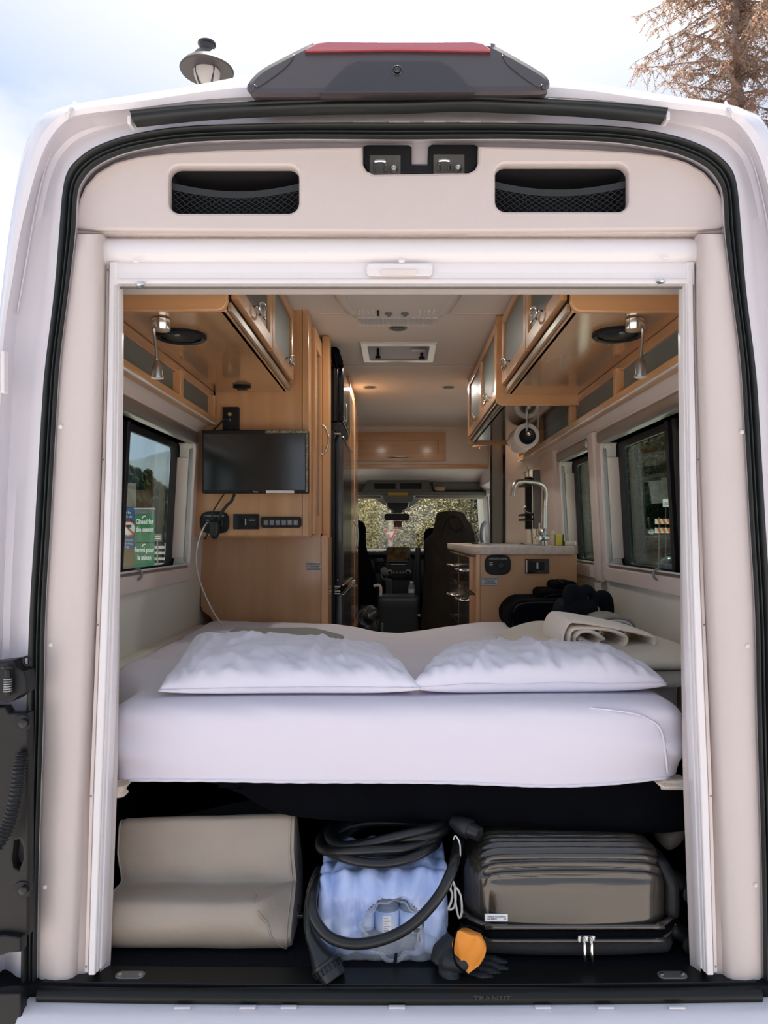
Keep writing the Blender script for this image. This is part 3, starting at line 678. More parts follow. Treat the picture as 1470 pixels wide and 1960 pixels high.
# ================================================================ LEFT AND RIGHT OVERHEAD CABINETS
def cab_door(par, s, xf, D0, D1, z0, z1, hD, hz, glass='frost', wd='woody'):
    d = thing('door', None, None, (s * xf, Yd((D0 + D1) / 2), z0)); d.parent = par; d.location = ORI[d] - ORI[par]
    st = .045
    fn = lambda c: Vector((s * c.x, c.y, c.z))
    plate('door_frame', [[(Yd(D0), z0), (Yd(D1), z0), (Yd(D1), z1), (Yd(D0), z1)], rrect(Yd(D0) + st, Yd(D1) - st, z0 + st, z1 - .035, .004, 2)], .020, wd, d, bev=.002, plane='x', at=xf - .011, fn=fn)
    box('glass_panel', xf - .010, xf - .004, Yd(D0) + st - .003, Yd(D1) - st + .003, z0 + st - .003, z1 - .03, glass, d, bev=0, fn=fn)
    pts = [Vector((s * (xf - .042 + .004 * math.cos(2 * t)), Yd(hD) + .052 * math.cos(t), hz + .021 * math.sin(t) * (1.15 if math.sin(t) < 0 else .9))) for t in [2 * math.pi * k / 20 for k in range(20)]]
    bm = bmesh.new(); tube_bm(bm, pts, .0042, 8, closed=True)
    for yy in (-.045, .045): tube_bm(bm, [Vector((s * (xf - .02), Yd(hD) + yy, hz)), Vector((s * (xf - .042), Yd(hD) + yy, hz))], .004, 6)
    from_bm('handle', bm, 'chrome', d, True)
    return d
def overhead(s, xf, D0, D1, zb, lab):
    c = thing('overhead_cabinet', lab, 'cabinet', (s * .65, Yd((D0 + D1) / 2), zb))
    fn = lambda v: Vector((s * v.x, v.y, v.z))
    # rounded end board facing the doorway
    r = .030; ol = [(.80, 1.945), (.80, zb)] + [(xf + r - r * math.sin(a), zb + r - r * math.cos(a)) for a in [math.pi / 2 * k / 6 for k in range(7)]] + [(xf, 1.945)]
    plate('end_board', [ol], .022, 'woodx', c, bev=.004, at=Yd(D0), fn=fn)
    box('bottom_board', xf + .012, .80, Yd(D0) + .022, Yd(D1), zb + .004, zb + .022, 'woodgloss', c, bev=.001, fn=fn)
    box('face_rail', xf + .006, xf + .026, Yd(D0) + .022, Yd(D1), zb + .004, zb + .042, 'woodgloss', c, bev=.004, fn=fn)
    box('light_rail', xf - .006, xf + .004, Yd(D0) + .022, Yd(D1), zb + .006, zb + .030, mat('bronze_strip', (.30, .20, .12), .3, coat=.3), c, bev=.003, fn=fn)
    box('shadow_gap', xf - .002, xf + .02, Yd(D0) + .022, Yd(D1), zb + .033, zb + .037, 'blackplastic', c, bev=0, fn=fn)
    box('carcass', xf + .012, xf + .024, Yd(D0) + .022, Yd(D1), zb + .04, 1.945, 'woody', c, bev=0, fn=fn)
    return c
cL = overhead(-1, .458, 2.08, 3.27, 1.595, 'maple overhead cabinet on the left above the television end of the bed')
cab_door(cL, -1, .458, 2.12, 2.70, 1.638, 1.925, 2.395, 1.686)
cab_door(cL, -1, .458, 2.715, 3.25, 1.638, 1.925, 3.08, 1.685)
cR = overhead(1, .4685, 2.09, 3.34, 1.595, 'maple overhead cabinet on the right above the rear window')
cab_door(cR, 1, .4685, 2.13, 2.70, 1.638, 1.925, 2.44, 1.686)
cab_door(cR, 1, .4685, 2.715, 3.335, 1.638, 1.925, 3.13, 1.685)
# frames of the far right cabinet: L-shaped board edges facing the doorway
r = .028
def lboard(D, xl, zb, name, par):
    ol = [(.79, 1.945), (.79, zb)] + [(xl + r - r * math.sin(a), zb + r - r * math.cos(a)) for a in [math.pi / 2 * k / 6 for k in range(7)]] + [(xl, 1.945)]
    plate(name, [ol], .022, 'woodx', par, bev=.004, at=Yd(D))
cK = thing('overhead_cabinet', 'shallower far right overhead cabinet above the worktop with steel light rail', 'cabinet', (.65, Yd(4.05), 1.555))
lboard(3.355, .428, 1.555, 'end_board', cK); lboard(4.73, .430, 1.545, 'end_board', cK)
box('bottom_board', .45, .80, Yd(3.38), Yd(4.73), 1.560, 1.575, 'darkglossy', cK, bev=.001)
box('carcass', .462, .475, Yd(3.38), Yd(4.73), 1.56, 1.945, 'woody', cK, bev=0)
for k in range(3): box('light_rail', .440 + k * .009, .447 + k * .009, Yd(3.38), Yd(4.73), 1.557 + (2 - k) * .010, 1.567 + (2 - k) * .010, 'steel' if k != 1 else 'blackplastic', cK, bev=.002)
cab_door(cK, 1, .452, 3.40, 4.05, 1.592, 1.925, 3.62, 1.628); cab_door(cK, 1, .452, 4.06, 4.71, 1.592, 1.925, 4.22, 1.628)
# glazed valances under the cabinets, against the wall
def valance(s, D0, D1, posts, lab):
    v = thing('valance_shelf', lab, 'shelf', (s * .80, Yd((D0 + D1) / 2), 1.455))
    box('bottom_rail', s * .765, s * .800, Yd(D0), Yd(D1), 1.455, 1.486, 'woody', v, bev=.003)
    box('rail_edging', s * .760, s * .768, Yd(D0), Yd(D1), 1.453, 1.459, 'white', v, bev=.001)
    box('top_rail', s * .778, s * .800, Yd(D0), Yd(D1), 1.565, 1.597, 'woodgloss', v, bev=.002)
    for D in posts: box('post', s * .762, s * .800, Yd(D), Yd(D) + .035, 1.480, 1.575, 'woodz', v, bev=.002)
    e = [D0] + list(posts) + [D1]
    for a, b in zip(e, e[1:]):
        if b - a > .06: box('glass_panel', s * .790, s * .796, Yd(a) + .036, Yd(b), 1.484, 1.567, 'frost', v, bev=0)
    return v
valance(-1, 2.0, 3.27, (2.72, 3.22), 'maple and frosted glass valance shelf under the left overhead cabinet')
valance(1, 2.0, 4.90, (2.70, 3.42, 4.18, 4.86), 'long maple and frosted glass valance shelf along the right wall')
# speakers, reading lamps
for s, px, py, w in ((-1, 347, 640, 'left'), (1, 1182, 636, 'right')):
    D = (1.599 - ZC) * F / (CY - py); c = Vector((X(px, D), Yd(D), 1.599))
    t = thing('ceiling_speaker', 'round black speaker under the %s overhead cabinet' % w, 'speaker', c - Vector((0, 0, .02)))
    lathe('speaker_rim', c, [(.074, .0), (.076, -.010), (.070, -.016), (.060, -.012), (.060, -.006), (0, -.006)], 'blackplastic', t, seg=32)
    lathe('speaker_mesh', c, [(.058, -.005), (.045, -.013), (0, -.016)], 'rubber', t, seg=28)
    lathe('speaker_badge', c + Vector((0, -.045, 0)), [(.008, -.012), (.008, -.0155), (0, -.016)], 'grey', t, seg=10)
for s, base, neck, head, w in ((-1, (308, 606), [(293, 612), (295, 640), (299, 668), (300, 690)], (301, 690, 724), 'left'), (1, (1215, 603), [(1229, 608), (1230, 640), (1228, 665), (1226, 686)], (1226, 684, 722), 'right')):
    D = 2.17; c = Vector((X(base[0], D), Yd(D), 1.595))
    t = thing('reading_lamp', 'steel gooseneck reading lamp hanging under the %s overhead cabinet' % w, 'lamp', P(head[0], head[2], D))
    lathe('lamp_base', c, [(.027, 0), (.027, -.026), (.024, -.030), (0, -.030)], 'chrome', t, seg=24)
    tube('gooseneck', [Vector((c.x + (neck[0][0] - base[0]) * D / F, Yd(D), 1.575))] + [P(a, b, D) for a, b in neck], .0045, 'steel', t, seg=8)
    hz0, hz1 = Z(head[2], D), Z(head[1], D); h = hz1 - hz0
    lathe('lamp_head', (X(head[0], D), Yd(D), hz0), [(.017, .0), (.017, .006), (.0145, .007), (.0145, h * .62), (.010, h * .85), (.006, h), (0, h)], 'steel', t, seg=20)
    lathe('lamp_lens', (X(head[0], D), Yd(D), hz0), [(.014, .001), (.012, -.002), (0, -.002)], 'paleprint', t, seg=16)
lathe_c = Vector((-.632, Yd(3.14), 1.599))
t = thing('recessed_fitting', 'small black oval fitting under the left cabinet above the television', 'fitting', lathe_c - Vector((0, 0, .02)))
lathe('fitting_rim', lathe_c, [(.036, 0), (.038, -.008), (.028, -.012), (0, -.012)], 'blackplastic', t, seg=20, sx=1.0, sy=.8)
box('fitting_tab', lathe_c.x - .02, lathe_c.x + .02, lathe_c.y - .01, lathe_c.y + .01, 1.580, 1.588, 'rubber', t, bev=.002)

# ================================================================ TELEVISION WALL
D = 3.29
tw = thing('television_wall', 'maple wall unit behind the television at the left foot of the bed', 'cabinet', P(480, 1025, 3.29))
ol = [(365,1025),(362,835),(364,818),(372,808),(390,802),(408,799),(412,775),(412,590),(578,590),(578,1025)]
plate('face_board', [[(X(a, D), Z(b, D)) for a, b in ol]], .022, 'woodz', tw, bev=.002, at=Yd(D))
pbox('corner_post', 579, 590, 590.5, 1027, D - .004, .11, 'woodz', tw, bev=.002)
pbox('underside_board', 368, 1022, 578, 1026, D + .01, .18, 'woodgloss', tw)
D = 3.48
lp = thing('lower_panel', 'wide polished maple panel under the television unit', 'panel', P(500, 1300, D))
plate('panel_board', [[(X(a, D), Z(b, D)) for a, b in ((384,1022),(384,1160),(388,1170),(402,1180),(408,1190),(408,1330),(614,1330),(614,1022))]], .02, mat('maple_big_panel', (.50, .285, .14), .22, coat=.5, col2=(.41, .22, .105), vscale=2.2, stretch=(5, 1, .8)), lp, bev=.002, at=Yd(D))
pbox('edge_strip', 615, 1025, 628, 1330, D - .004, .022, 'woodz', lp, bev=.002)
def warn(par, px0, py0, px1, py1, D):
    o = thing('warning_label', None, None, P((px0 + px1) / 2, py1, D)); o.parent = par; o.location = ORI[o] - ORI[par]
    pbox('label_card', px0, py0, px1, py1, D - .001, .002, 'label', o, bev=0)
    w = 1.2
    bm = bmesh.new()
    for a, b, c, d in ((px0 + 1, py0 + 1, px1 - 1, py0 + 1 + w * .6), (px0 + 1, py1 - 1 - w * .6, px1 - 1, py1 - 1), (px0 + 1, py0 + 1, px0 + 1 + w * .6, py1 - 1), (px1 - 1 - w * .6, py0 + 1, px1 - 1, py1 - 1)):
        bm_box(bm, X(a, D), X(c, D), Yd(D) - .0016, Yd(D) - .0008, Z(d, D), Z(b, D))
    from_bm('label_border', bm, 'ink', o)
    text('label_text', 'THIS SEAT MAY NOT BE\nOCCUPIED WHILE\nVEHICLE IS IN MOTION', X((px0 + px1) / 2, D), Yd(D) - .002, Z((py0 + py1) / 2, D), .0085, 'ink', o, sx=.62, spacing=1.1)
warn(lp, 586, 1077, 616, 1092, 3.48)
# wardrobe with its tall door, and post
wd = thing('wardrobe', 'tall maple wardrobe with narrow panelled door beside the television', 'wardrobe', (-.6, Yd(3.6), 0))
box('wardrobe_carcass', -.79, -.392, Yd(3.40), Yd(3.69), 0.98, 1.94, 'woodz', wd, bev=.001)
box('wardrobe_lower', -.79, -.318, Yd(3.505), Yd(3.72), 0.0, .98, 'woodz', wd, bev=.001)
dd = thing('door', None, None, (-.376, Yd(3.55), .997)); dd.parent = wd; dd.location = ORI[dd] - ORI[wd]
plate('door_frame', [[(Yd(3.40), .997), (Yd(3.695), .997), (Yd(3.695), 1.907), (Yd(3.40), 1.907)], [(Yd(3.45), 1.08), (Yd(3.645), 1.08), (Yd(3.645), 1.83), (Yd(3.45), 1.83)]], .027, 'woodz', dd, plane='x', at=-.3745, bev=.002)
box('door_panel', -.385, -.372, Yd(3.445), Yd(3.65), 1.07, 1.84, mat('bronze_panel', (.13, .09, .05), .25, coat=.4), dd, bev=0)
tube('handle', [(-.362, Yd(3.655), 1.515), (-.343, Yd(3.655), 1.50), (-.330, Yd(3.655), 1.465), (-.326, Yd(3.655), 1.443), (-.330, Yd(3.655), 1.42), (-.343, Yd(3.655), 1.385), (-.362, Yd(3.655), 1.370)], .005, 'steel', dd, seg=8)
for z in (1.70, 1.10): box('hinge', -.397, -.386, Yd(3.385), Yd(3.40), z - .03, z + .03, 'steel', wd, bev=.002)
box('wardrobe_post', -.361, -.3265, Yd(3.70), Yd(3.795), 0, 1.945, 'woodz', wd, bev=.002)
# fridge
fr = thing('refrigerator', 'black two-door refrigerator with steel edge facing the aisle', 'refrigerator', (-.55, Yd(4.2), 0))
box('fridge_frame', -.79, -.314, Yd(3.865), Yd(4.60), 0, 1.505, 'glossblack', fr, bev=.004)
box('frame_front', -.3330, -.312, Yd(3.80), Yd(3.865), 0, 1.505, 'blackplastic', fr, bev=.003)
for z0, z1, nm in ((.735, 1.49, 'fridge_door'), (.05, .700, 'freezer_door')):
    fd = box(nm, -.312, -.2775, Yd(3.875), Yd(4.59), z0, z1, mat('fridge_side', (.030, .030, .034), .35, coat=.3), fr, bev=.005)
    box('door_skin', -.2780, -.2740, Yd(3.895), Yd(4.58), z0 + .01, z1 - .01, mat('fridge_front', (.10, .09, .065), .18, metal=.7), fd, bev=.001)
    for z in ((z0 + .005, z1 - .008) if z0 > .5 else (z1 - .006,)):
        tube('door_trim', [(-.2775, Yd(3.885), z), (-.271, Yd(3.885), z), (-.271, Yd(4.20), z + (.0 if z > 1 else 0)), (-.268, Yd(4.56), z)], .004, 'steel', fd, seg=6, n=2)
for z in (.712, .735, .70, 1.497):
    box('hinge', -.318, -.285, Yd(3.85), Yd(3.875), z - .004, z + .004, 'steel', fr, bev=.001)
box('latch', -.272, -.245, Yd(4.5), Yd(4.54), .705, .730, 'steel', fr, bev=.004)
for px, py in ((632.5, 902), (632, 1057), (646, 1110)): lathe('screw', P(px, py, 3.79 if px < 640 else 3.868), [(.0035, .002), (.0035, -.001), (0, -.002)], 'chrome', fr, axis='y', seg=8)
# microwave above it
mw = thing('microwave', 'black microwave oven set above the refrigerator', 'microwave', (-.5, Yd(4.2), 1.55))
box('oven_body', -.80, -.300, Yd(3.90), Yd(4.50), 1.565, 1.845, 'glossblack', mw, bev=.004)
box('oven_door', -.300, -.276, Yd(3.93), Yd(4.50), 1.57, 1.84, 'glossblack', mw, bev=.003)
box('door_window', -.2765, -.2735, Yd(3.95), Yd(4.38), 1.60, 1.82, mat('oven_glass', (.09, .10, .09), .08, metal=.4), mw, bev=0)
tube('handle', [(-.275, Yd(3.96), 1.66), (-.262, Yd(3.96), 1.66), (-.262, Yd(3.96), 1.58), (-.275, Yd(3.96), 1.58)], .004, 'steel', mw, seg=6, n=3)
box('lower_vent', -.335, -.275, Yd(3.88), Yd(4.45), 1.512, 1.560, 'blackplastic', mw, bev=.010, fn=lambda c: Vector((c.x - .03 * (1.56 - c.z) / .05, c.y, c.z)))
bg_ = thing('hanging_strap', 'dark bunched strap hanging at the top of the microwave column', 'strap', (-.33, Yd(3.85), 1.85))
soft('strap_bundle', -.345, -.295, Yd(3.83), Yd(3.93), 1.835, 1.93, .02, 'blackfab', bg_, n=(6, 6, 10), fn=lambda c: Vector((c.x + .028 * (1.93 - c.z) / .1 + .006 * nz(c, 60), c.y, c.z)))
tube('strap_loop', [(-.335, Yd(3.84), 1.92), (-.315, Yd(3.82), 1.89), (-.305, Yd(3.82), 1.85), (-.300, Yd(3.83), 1.82)], .006, 'blackfab', bg_, seg=6)
# column behind and tall far cabinet
tc_ = thing('tall_cabinet', 'tall maple cabinet beyond the refrigerator near the cab', 'cabinet', (-.55, Yd(5.1), 0))
box('cabinet_side', -.79, -.294, Yd(4.63), Yd(4.66), 0, 1.945, 'woodz', tc_, bev=.002)
fl_ = box('filler_board', -.80, -.330, Yd(3.93), Yd(4.60), 1.87, 1.945, 'woodz', None, bev=.002); tag(fl_, 'maple filler board between the microwave and the ceiling', 'board')
box('cabinet_carcass', -.79, -.305, Yd(4.66), Yd(5.65), 0, 1.945, 'woody', tc_, bev=.001)
for a, b in ((4.68, 5.14), (5.16, 5.62)):
    d = box('door', -.305, -.288, Yd(a), Yd(b), .35, 1.92, 'woodz', tc_, bev=.002)
    box('door_panel', -.289, -.286, Yd(a) + .06, Yd(b) - .06, .42, 1.85, 'woodgloss', d, bev=.001)
tube('handle', [(-.288, Yd(5.10), 1.09), (-.268, Yd(5.10), 1.05), (-.262, Yd(5.10), .985), (-.268, Yd(5.10), .91), (-.288, Yd(5.10), .87)], .007, 'steel', tc_, seg=8)

# ================================================================ TELEVISION AND THE FITTINGS UNDER IT
D = 3.20
tv = thing('television', 'flat black television on the maple wall left of the aisle', 'television', P(488, 945, D))
pbox('tv_case', 386, 823, 590, 944, D, .045, 'blackplastic', tv, bev=.004)
pbox('tv_screen', 391, 830, 584, 938, D - .001, .004, mat('tv_screen', (.012, .013, .012), .14, coat=.4, spec=.8), tv, bev=.001)
fm = mat('patterned_film', (.30, .26, .17), .35, col2=(.02, .02, .018), vscale=90)
pbox('corner_film', 508, 824, 589, 829, D - .003, .002, fm, tv, bev=0); pbox('side_film', 585, 830, 589.5, 942, D - .003, .002, fm, tv, bev=0)
pbox('lower_film', 509, 939, 563, 944, D - .003, .002, mat('pale_film', (.75, .68, .62), .3), tv, bev=0)
text('tv_badge', 'lens', X(490, D), Yd(D) - .003, Z(941.5, D), .012, 'paleprint', tv)
cbx = thing('antenna_socket', 'black antenna socket box above the television', 'socket', P(441, 822, 3.27))
pbox('socket_plate', 426, 779, 457, 823, 3.265, .025, 'blackplastic', cbx, bev=.002)
lathe('socket_port', P(440, 793, 3.263), [(.008, .004), (.008, -.006), (.004, -.006), (.004, -.012), (0, -.012)], 'brass', cbx, axis='y', seg=12)
lathe('socket_port', P(439, 804, 3.263), [(.007, .004), (.007, -.004), (0, -.004)], 'chrome', cbx, axis='y', seg=12)
tube('antenna_cable', [P(438, 804, 3.255), P(430, 803, 3.235), P(420, 812, 3.24), P(408, 824, 3.25)], .004, 'rubber', cbx, seg=6)
D = 3.285
def socket_shape(cx, cy, w, h, D):
    pts = []
    for k in range(40):
        a = 2 * math.pi * k / 40; c, s_ = math.cos(a), math.sin(a)
        ex = 4.2; rr = 1 / (abs(c) ** ex + abs(s_) ** ex) ** (1 / ex)
        px = cx + w / 2 * rr * c * (1 - .10 * (rr * s_) ** 2); py = cy + h / 2 * rr * s_ * (1 - .02 * (rr * c) ** 2)
        pts.append((X(px, D), Z(py, D)))
    return pts
def charger(lab, cx, cy, w, h, D, deep, plug):
    o = thing('usb_charger', lab, 'charger', P(cx, cy + h / 2, D))
    plate('panel_plate', [socket_shape(cx, cy, w, h, D)], .012, 'blackplastic', o, bev=.003, at=Yd(D) - .010)
    text('panel_text', 'CHARGING CENTER', X(cx, D), Yd(D) - .012, Z(cy - h * .30, D), .0095, 'paleprint', o, sx=.95)
    ring = lathe('power_port', P(cx + w * .12, cy + h * .03, D - .01), [(.019, .002), (.019, -.003), (.015, -.005), (.013, -.002), (0, -.002)], 'rubber', o, axis='y', seg=20)
    for dy in (-2, 2): pbox('usb_port', cx - w * .25 - 3, cy + dy - 1 - 2, cx - w * .25 + 3, cy + dy - 2 + .6, D - .012, .003, 'paleprint', o, bev=0)
    return o
ch = charger('black charging panel with plug and white cable under the television', 411.5, 1000, 56, 42, D, .012, True)
soft('plug', X(404, D), X(424, D), Yd(D) - .05, Yd(D) - .012, Z(1031, D), Z(996, D), .012, 'rubber', ch, n=(6, 6, 8), fn=lambda c: Vector((X(414, D) + (c.x - X(414, D)) * (1 - .5 * sstep(Z(1018, D), Z(1030, D), c.z)), c.y, c.z)))
tube('power_cable', [P(450, 942, 3.24), P(444, 958, 3.235), P(434, 968, 3.23), P(424, 982, 3.23), P(418, 998, 3.235)], .006, 'rubber', ch, seg=8)
tube('thin_cable', [P(431, 942, 3.25), P(418, 962, 3.245), P(408, 980, 3.245), P(404, 1005, 3.245), P(398, 1020, 3.24), P(392, 1032, 3.25)], .0035, 'rubber', ch, seg=6)
usb = tube('charging_cable', [P(398, 1000, 3.262), P(391, 1008, 3.22), P(382, 1030, 3.21), P(376, 1060, 3.22), P(377, 1090, 3.24), P(386, 1122, 3.26), P(400, 1155, 3.26), P(415, 1182, 3.25), P(430, 1198, 3.22), P(448, 1210, 3.16), P(455, 1216, 3.12)], .0033, 'white', None, seg=7, n=8)
tag(usb, 'long white charging cable trailing from the charging panel onto the bed', 'cable')
sk = thing('power_outlet', 'black power outlet between the charging panel and switches', 'outlet', P(471, 1013, D))
pbox('outlet_plate', 446, 984, 496, 1013, D - .008, .01, 'glossblack', sk, bev=.002)
pbox('outlet_insert', 473, 989, 490, 1007, D - .012, .006, 'blackplastic', sk, bev=.002)
pbox('outlet_mark', 469, 993, 471, 1005, D - .0095, .002, 'paleprint', sk, bev=0); pbox('outlet_mark', 476, 995, 488, 996.5, D - .0135, .002, 'paleprint', sk, bev=0)
sw = thing('switch_panel', 'black panel with six switches at the right under the television', 'switch', P(538, 1010, D))
plate('switch_plate', [prrect(500, 989, 577, 1010, 5, D)], .012, 'blackplastic', sw, bev=.002, at=Yd(D) - .010)
for i, w in enumerate(('Read', 'Galley', 'Vacuum', 'Awning', 'Porch\nLight', 'All\nLight')):
    cx = 509 + i * 11.4
    b = pbox('switch_button', cx - 4.3, 995, cx + 4.3, 1005, D - .014, .006, 'grey', sw, bev=.001)
    text('switch_text', w, X(cx, D), Yd(D) - .0148, Z(999.5, D), .0068, 'white', b, sx=.8)

# ================================================================ KITCHEN ON THE RIGHT
kt = thing('kitchen_cabinet', 'maple kitchen base cabinet with dark glossy drawers facing the aisle', 'cabinet', (.6, Yd(4.2), 0))
D = 3.53
pbox('end_board', 919, 1061, 1104, 1330, D, .02, mat('maple_end_board', (.58, .335, .17), .35, coat=.2, col2=(.50, .275, .135), vscale=3, stretch=(2.5, 1, .7)), kt, bev=.002)
pbox('end_stile', 911, 1059, 919, 1330, D - .004, .03, 'woodz', kt, bev=.002)
box('base_carcass', .368, .80, Yd(3.56), Yd(4.98), 0, .90, 'woody', kt, bev=.001)
def drawer(y0, y1, z0, z1, pull=.0, mt='darkglossy', nm='drawer', hz=None, par=kt, ajar=0):
    d = box(nm, .335 - pull, .362 - pull, Yd(y0), Yd(y1), z0, z1, mt, par, bev=.002)
    e = box('edge_board', .335 - pull, .366 - pull, Yd(y0) - .006, Yd(y0), z0, z1, 'woodz', d, bev=.001)
    hz = hz or (z0 + z1) / 2; yc = Yd((y0 + y1) / 2)
    tube('handle', [(.336 - pull, yc - .075, hz), (.305 - pull, yc - .065, hz + .004), (.296 - pull, yc, hz + .006), (.305 - pull, yc + .065, hz + .004), (.336 - pull, yc + .075, hz)], .007, 'chrome', d, seg=8)
    return d
drawer(3.62, 4.22, .735, .890); drawer(4.24, 4.92, .735, .890)
drawer(3.62, 4.22, .10, .710, hz=.665, nm='cupboard_door'); drawer(4.24, 4.92, .515, .720, hz=.64); drawer(4.24, 4.92, .30, .505, hz=.42); drawer(4.24, 4.92, .08, .290)
wt = thing('worktop', 'pale speckled stone worktop with chamfered corner over the kitchen cabinet', 'worktop', (.6, Yd(4.2), .90))
plate('worktop_slab', [[(.800, Yd(3.50)), (.375, Yd(3.50)), (.350, Yd(3.53)), (.322, Yd(3.66)), (.322, Yd(4.99)), (.800, Yd(4.99))]], .037, 'counter', wt, plane='z', at=.9225, bev=.003)
plate('sink_rim', [rrect(.44, .70, Yd(3.75), Yd(4.25), .03, 4), rrect(.46, .68, Yd(3.77), Yd(4.23), .025, 4)], .004, 'steel', wt, plane='z', at=.944, bev=.0)
box('hob_glass', .42, .72, Yd(4.4), Yd(4.85), .941, .947, 'glossblack', wt, bev=.002)
D = 3.53
charger('black charging panel on the end of the kitchen cabinet', 952.5, 1081, 50, 38, D, .01, False)
sk2 = thing('power_outlet', 'black switch plate on the end of the kitchen cabinet', 'switch', P(1028, 1098, D))
pbox('outlet_plate', 1005, 1070, 1051, 1098, D - .008, .01, 'glossblack', sk2, bev=.002)
pbox('switch_rocker', 1014, 1075, 1042, 1092, D - .011, .004, 'blackplastic', sk2, bev=.001)
pbox('outlet_mark', 1007, 1072, 1009.3, 1096, D - .0095, .002, 'paleprint', sk2, bev=0); pbox('outlet_mark', 1027, 1077, 1030.5, 1089, D - .0125, .002, 'paleprint', sk2, bev=0)
wl2 = thing('caution_label', 'small white printed caution label on the end of the kitchen cabinet', 'label', P(937, 1122, D))
warn(wl2, 920, 1105, 954, 1122, D)
# tap
D = 3.75
tp = thing('kitchen_tap', 'brushed steel kitchen tap with tall squared spout on the worktop', 'tap', P(1040, 1045, D))
tube('spout', [P(1041, 1045, D), P(1042, 1010, D), P(1043, 965, D), P(1044, 945, D - .01), P(1041, 932, D - .02), P(1032, 925, D - .04), P(1015, 922, D - .06), P(997, 921, D - .08), P(988, 924, D - .09), P(983, 933, D - .095), P(981, 949, D - .10)], .0105, 'steel', tp, seg=14, n=6)
tube('tap_body', [P(1040, 1047, D - .005), P(1040, 1037, D - .005), P(1040, 1012, D - .005)], .015, 'steel', tp, seg=16, n=2)
tube('mixer_barrel', [P(1047, 1029, D), P(1030, 1029.5, D - .035)], [.016, .016], 'steel', tp, seg=18, n=1)
lathe('mixer_cap', P(1031, 1030, D - .05), [(.0165, .02), (.0165, 0), (.014, -.004), (0, -.005)], 'chrome', tp, axis='y', seg=20)
tube('lever', [P(1031, 1022, D - .04), P(1033, 1001, D - .045)], .004, 'steel', tp, seg=8, n=1)
# bottle, sponge, dish
sb = thing('soap_bottle', 'small clear soap bottle beside the tap', 'bottle', P(1058, 1044, 3.66))
lathe('bottle_body', P(1058, 1044, 3.66), [(.011, 0), (.012, .003), (.012, .042), (.007, .050), (.007, .056)], mat('soap_plastic', (.70, .66, .58), .2, trans=(.85, .82, .74), glossmix=.55), sb, seg=16)
lathe('bottle_cap', P(1058, 1044, 3.66), [(.0085, .054), (.0085, .070), (.0, .071)], 'paleprint', sb, seg=14)
sp = thing('sponge', 'yellow sponge with dark scouring side standing on the worktop', 'sponge', P(1072, 1044, 3.64))
pbox('sponge_foam', 1065, 1023, 1077, 1044.5, 3.64, .06, mat('sponge_yellow', (.62, .56, .10), .9, bump=.8, bscale=200), sp, bev=.003)
pbox('scouring_pad', 1076.5, 1023, 1079.5, 1044.5, 3.64, .06, mat('scourer', (.03, .07, .04), .95, bump=.8, bscale=200), sp, bev=.001)
ds = thing('soap_dish', 'small pale dish at the wall end of the worktop', 'dish', P(1094, 1044, 3.62))
plate('dish_tray', [rrect(X(1083, 3.62), X(1103, 3.62), Yd(3.62), Yd(3.70), .006), rrect(X(1085, 3.62), X(1101, 3.62), Yd(3.626), Yd(3.694), .004)], .020, 'counter', ds, plane='z', at=.953, bev=.001)
box('dish_base', X(1083, 3.62), X(1103, 3.62), Yd(3.62), Yd(3.70), .9415, .946, 'counter', ds, bev=.001)
# paper roll
D = 3.85; c = P(1008, 834, D)
pr = thing('paper_roll', 'roll of white kitchen paper hanging under the far right cabinet', 'paper roll', c - Vector((0, 0, .065)))
lathe('paper', c, [(.034, .0), (.062, -.001), (.064, .004), (.064, .23), (.034, .23)], mat('paper', (.74, .68, .64), .9), pr, axis='y', seg=32)
lathe('holder_disc', c + Vector((.003, 0, -.003)), [(.041, .002), (.041, -.006), (.036, -.009), (.028, -.006), (.020, -.003), (0, -.003)], 'blackplastic', pr, axis='y', seg=28)
bmb = bmesh.new(); bmesh.ops.create_uvsphere(bmb, u_segments=16, v_segments=10, radius=.0145, matrix=Matrix.Translation(c + Vector((.006, -.02, .010))))
from_bm('holder_knob', bmb, 'chrome', pr, True)
box('holder_arm', c.x - .006, c.x + .006, c.y - .012, c.y - .005, c.z, 1.56, 'steel', pr, bev=.002)
tube('paper_sheet', [c + Vector((-.062, .1, 0)), c + Vector((-.066, .1, -.04)), c + Vector((-.060, .1, -.075))], .002, mat('paper', (0, 0, 0)), pr, seg=4)
# wall rack with black clips
rk = thing('wall_rack', 'black clip rack on the right wall behind the tap', 'rack', (.80, Yd(4.62), 1.05))
bx = lambda n_, a, b, c_, d, e, f, m_: box(n_, a, b, Yd(c_), Yd(d), e, f, m_, rk, bev=.003)
bx('rack_plate', .806, .845, 4.56, 4.62, 1.03, 1.38, 'cabgrey'); bx('rack_plate', .806, .845, 4.86, 4.90, 1.03, 1.36, 'blackplastic')
for z in (1.32, 1.29, 1.11, 1.08):
    bx('clip', .755, .812, 4.58, 4.84, z, z + .012, 'blackplastic')
for z in (1.325, 1.12): tube('hook', [(.80, Yd(4.6), z), (.77, Yd(4.6), z + .01), (.752, Yd(4.6), z + .03), (.765, Yd(4.6), z + .045)], .005, 'steel', rk, seg=6)
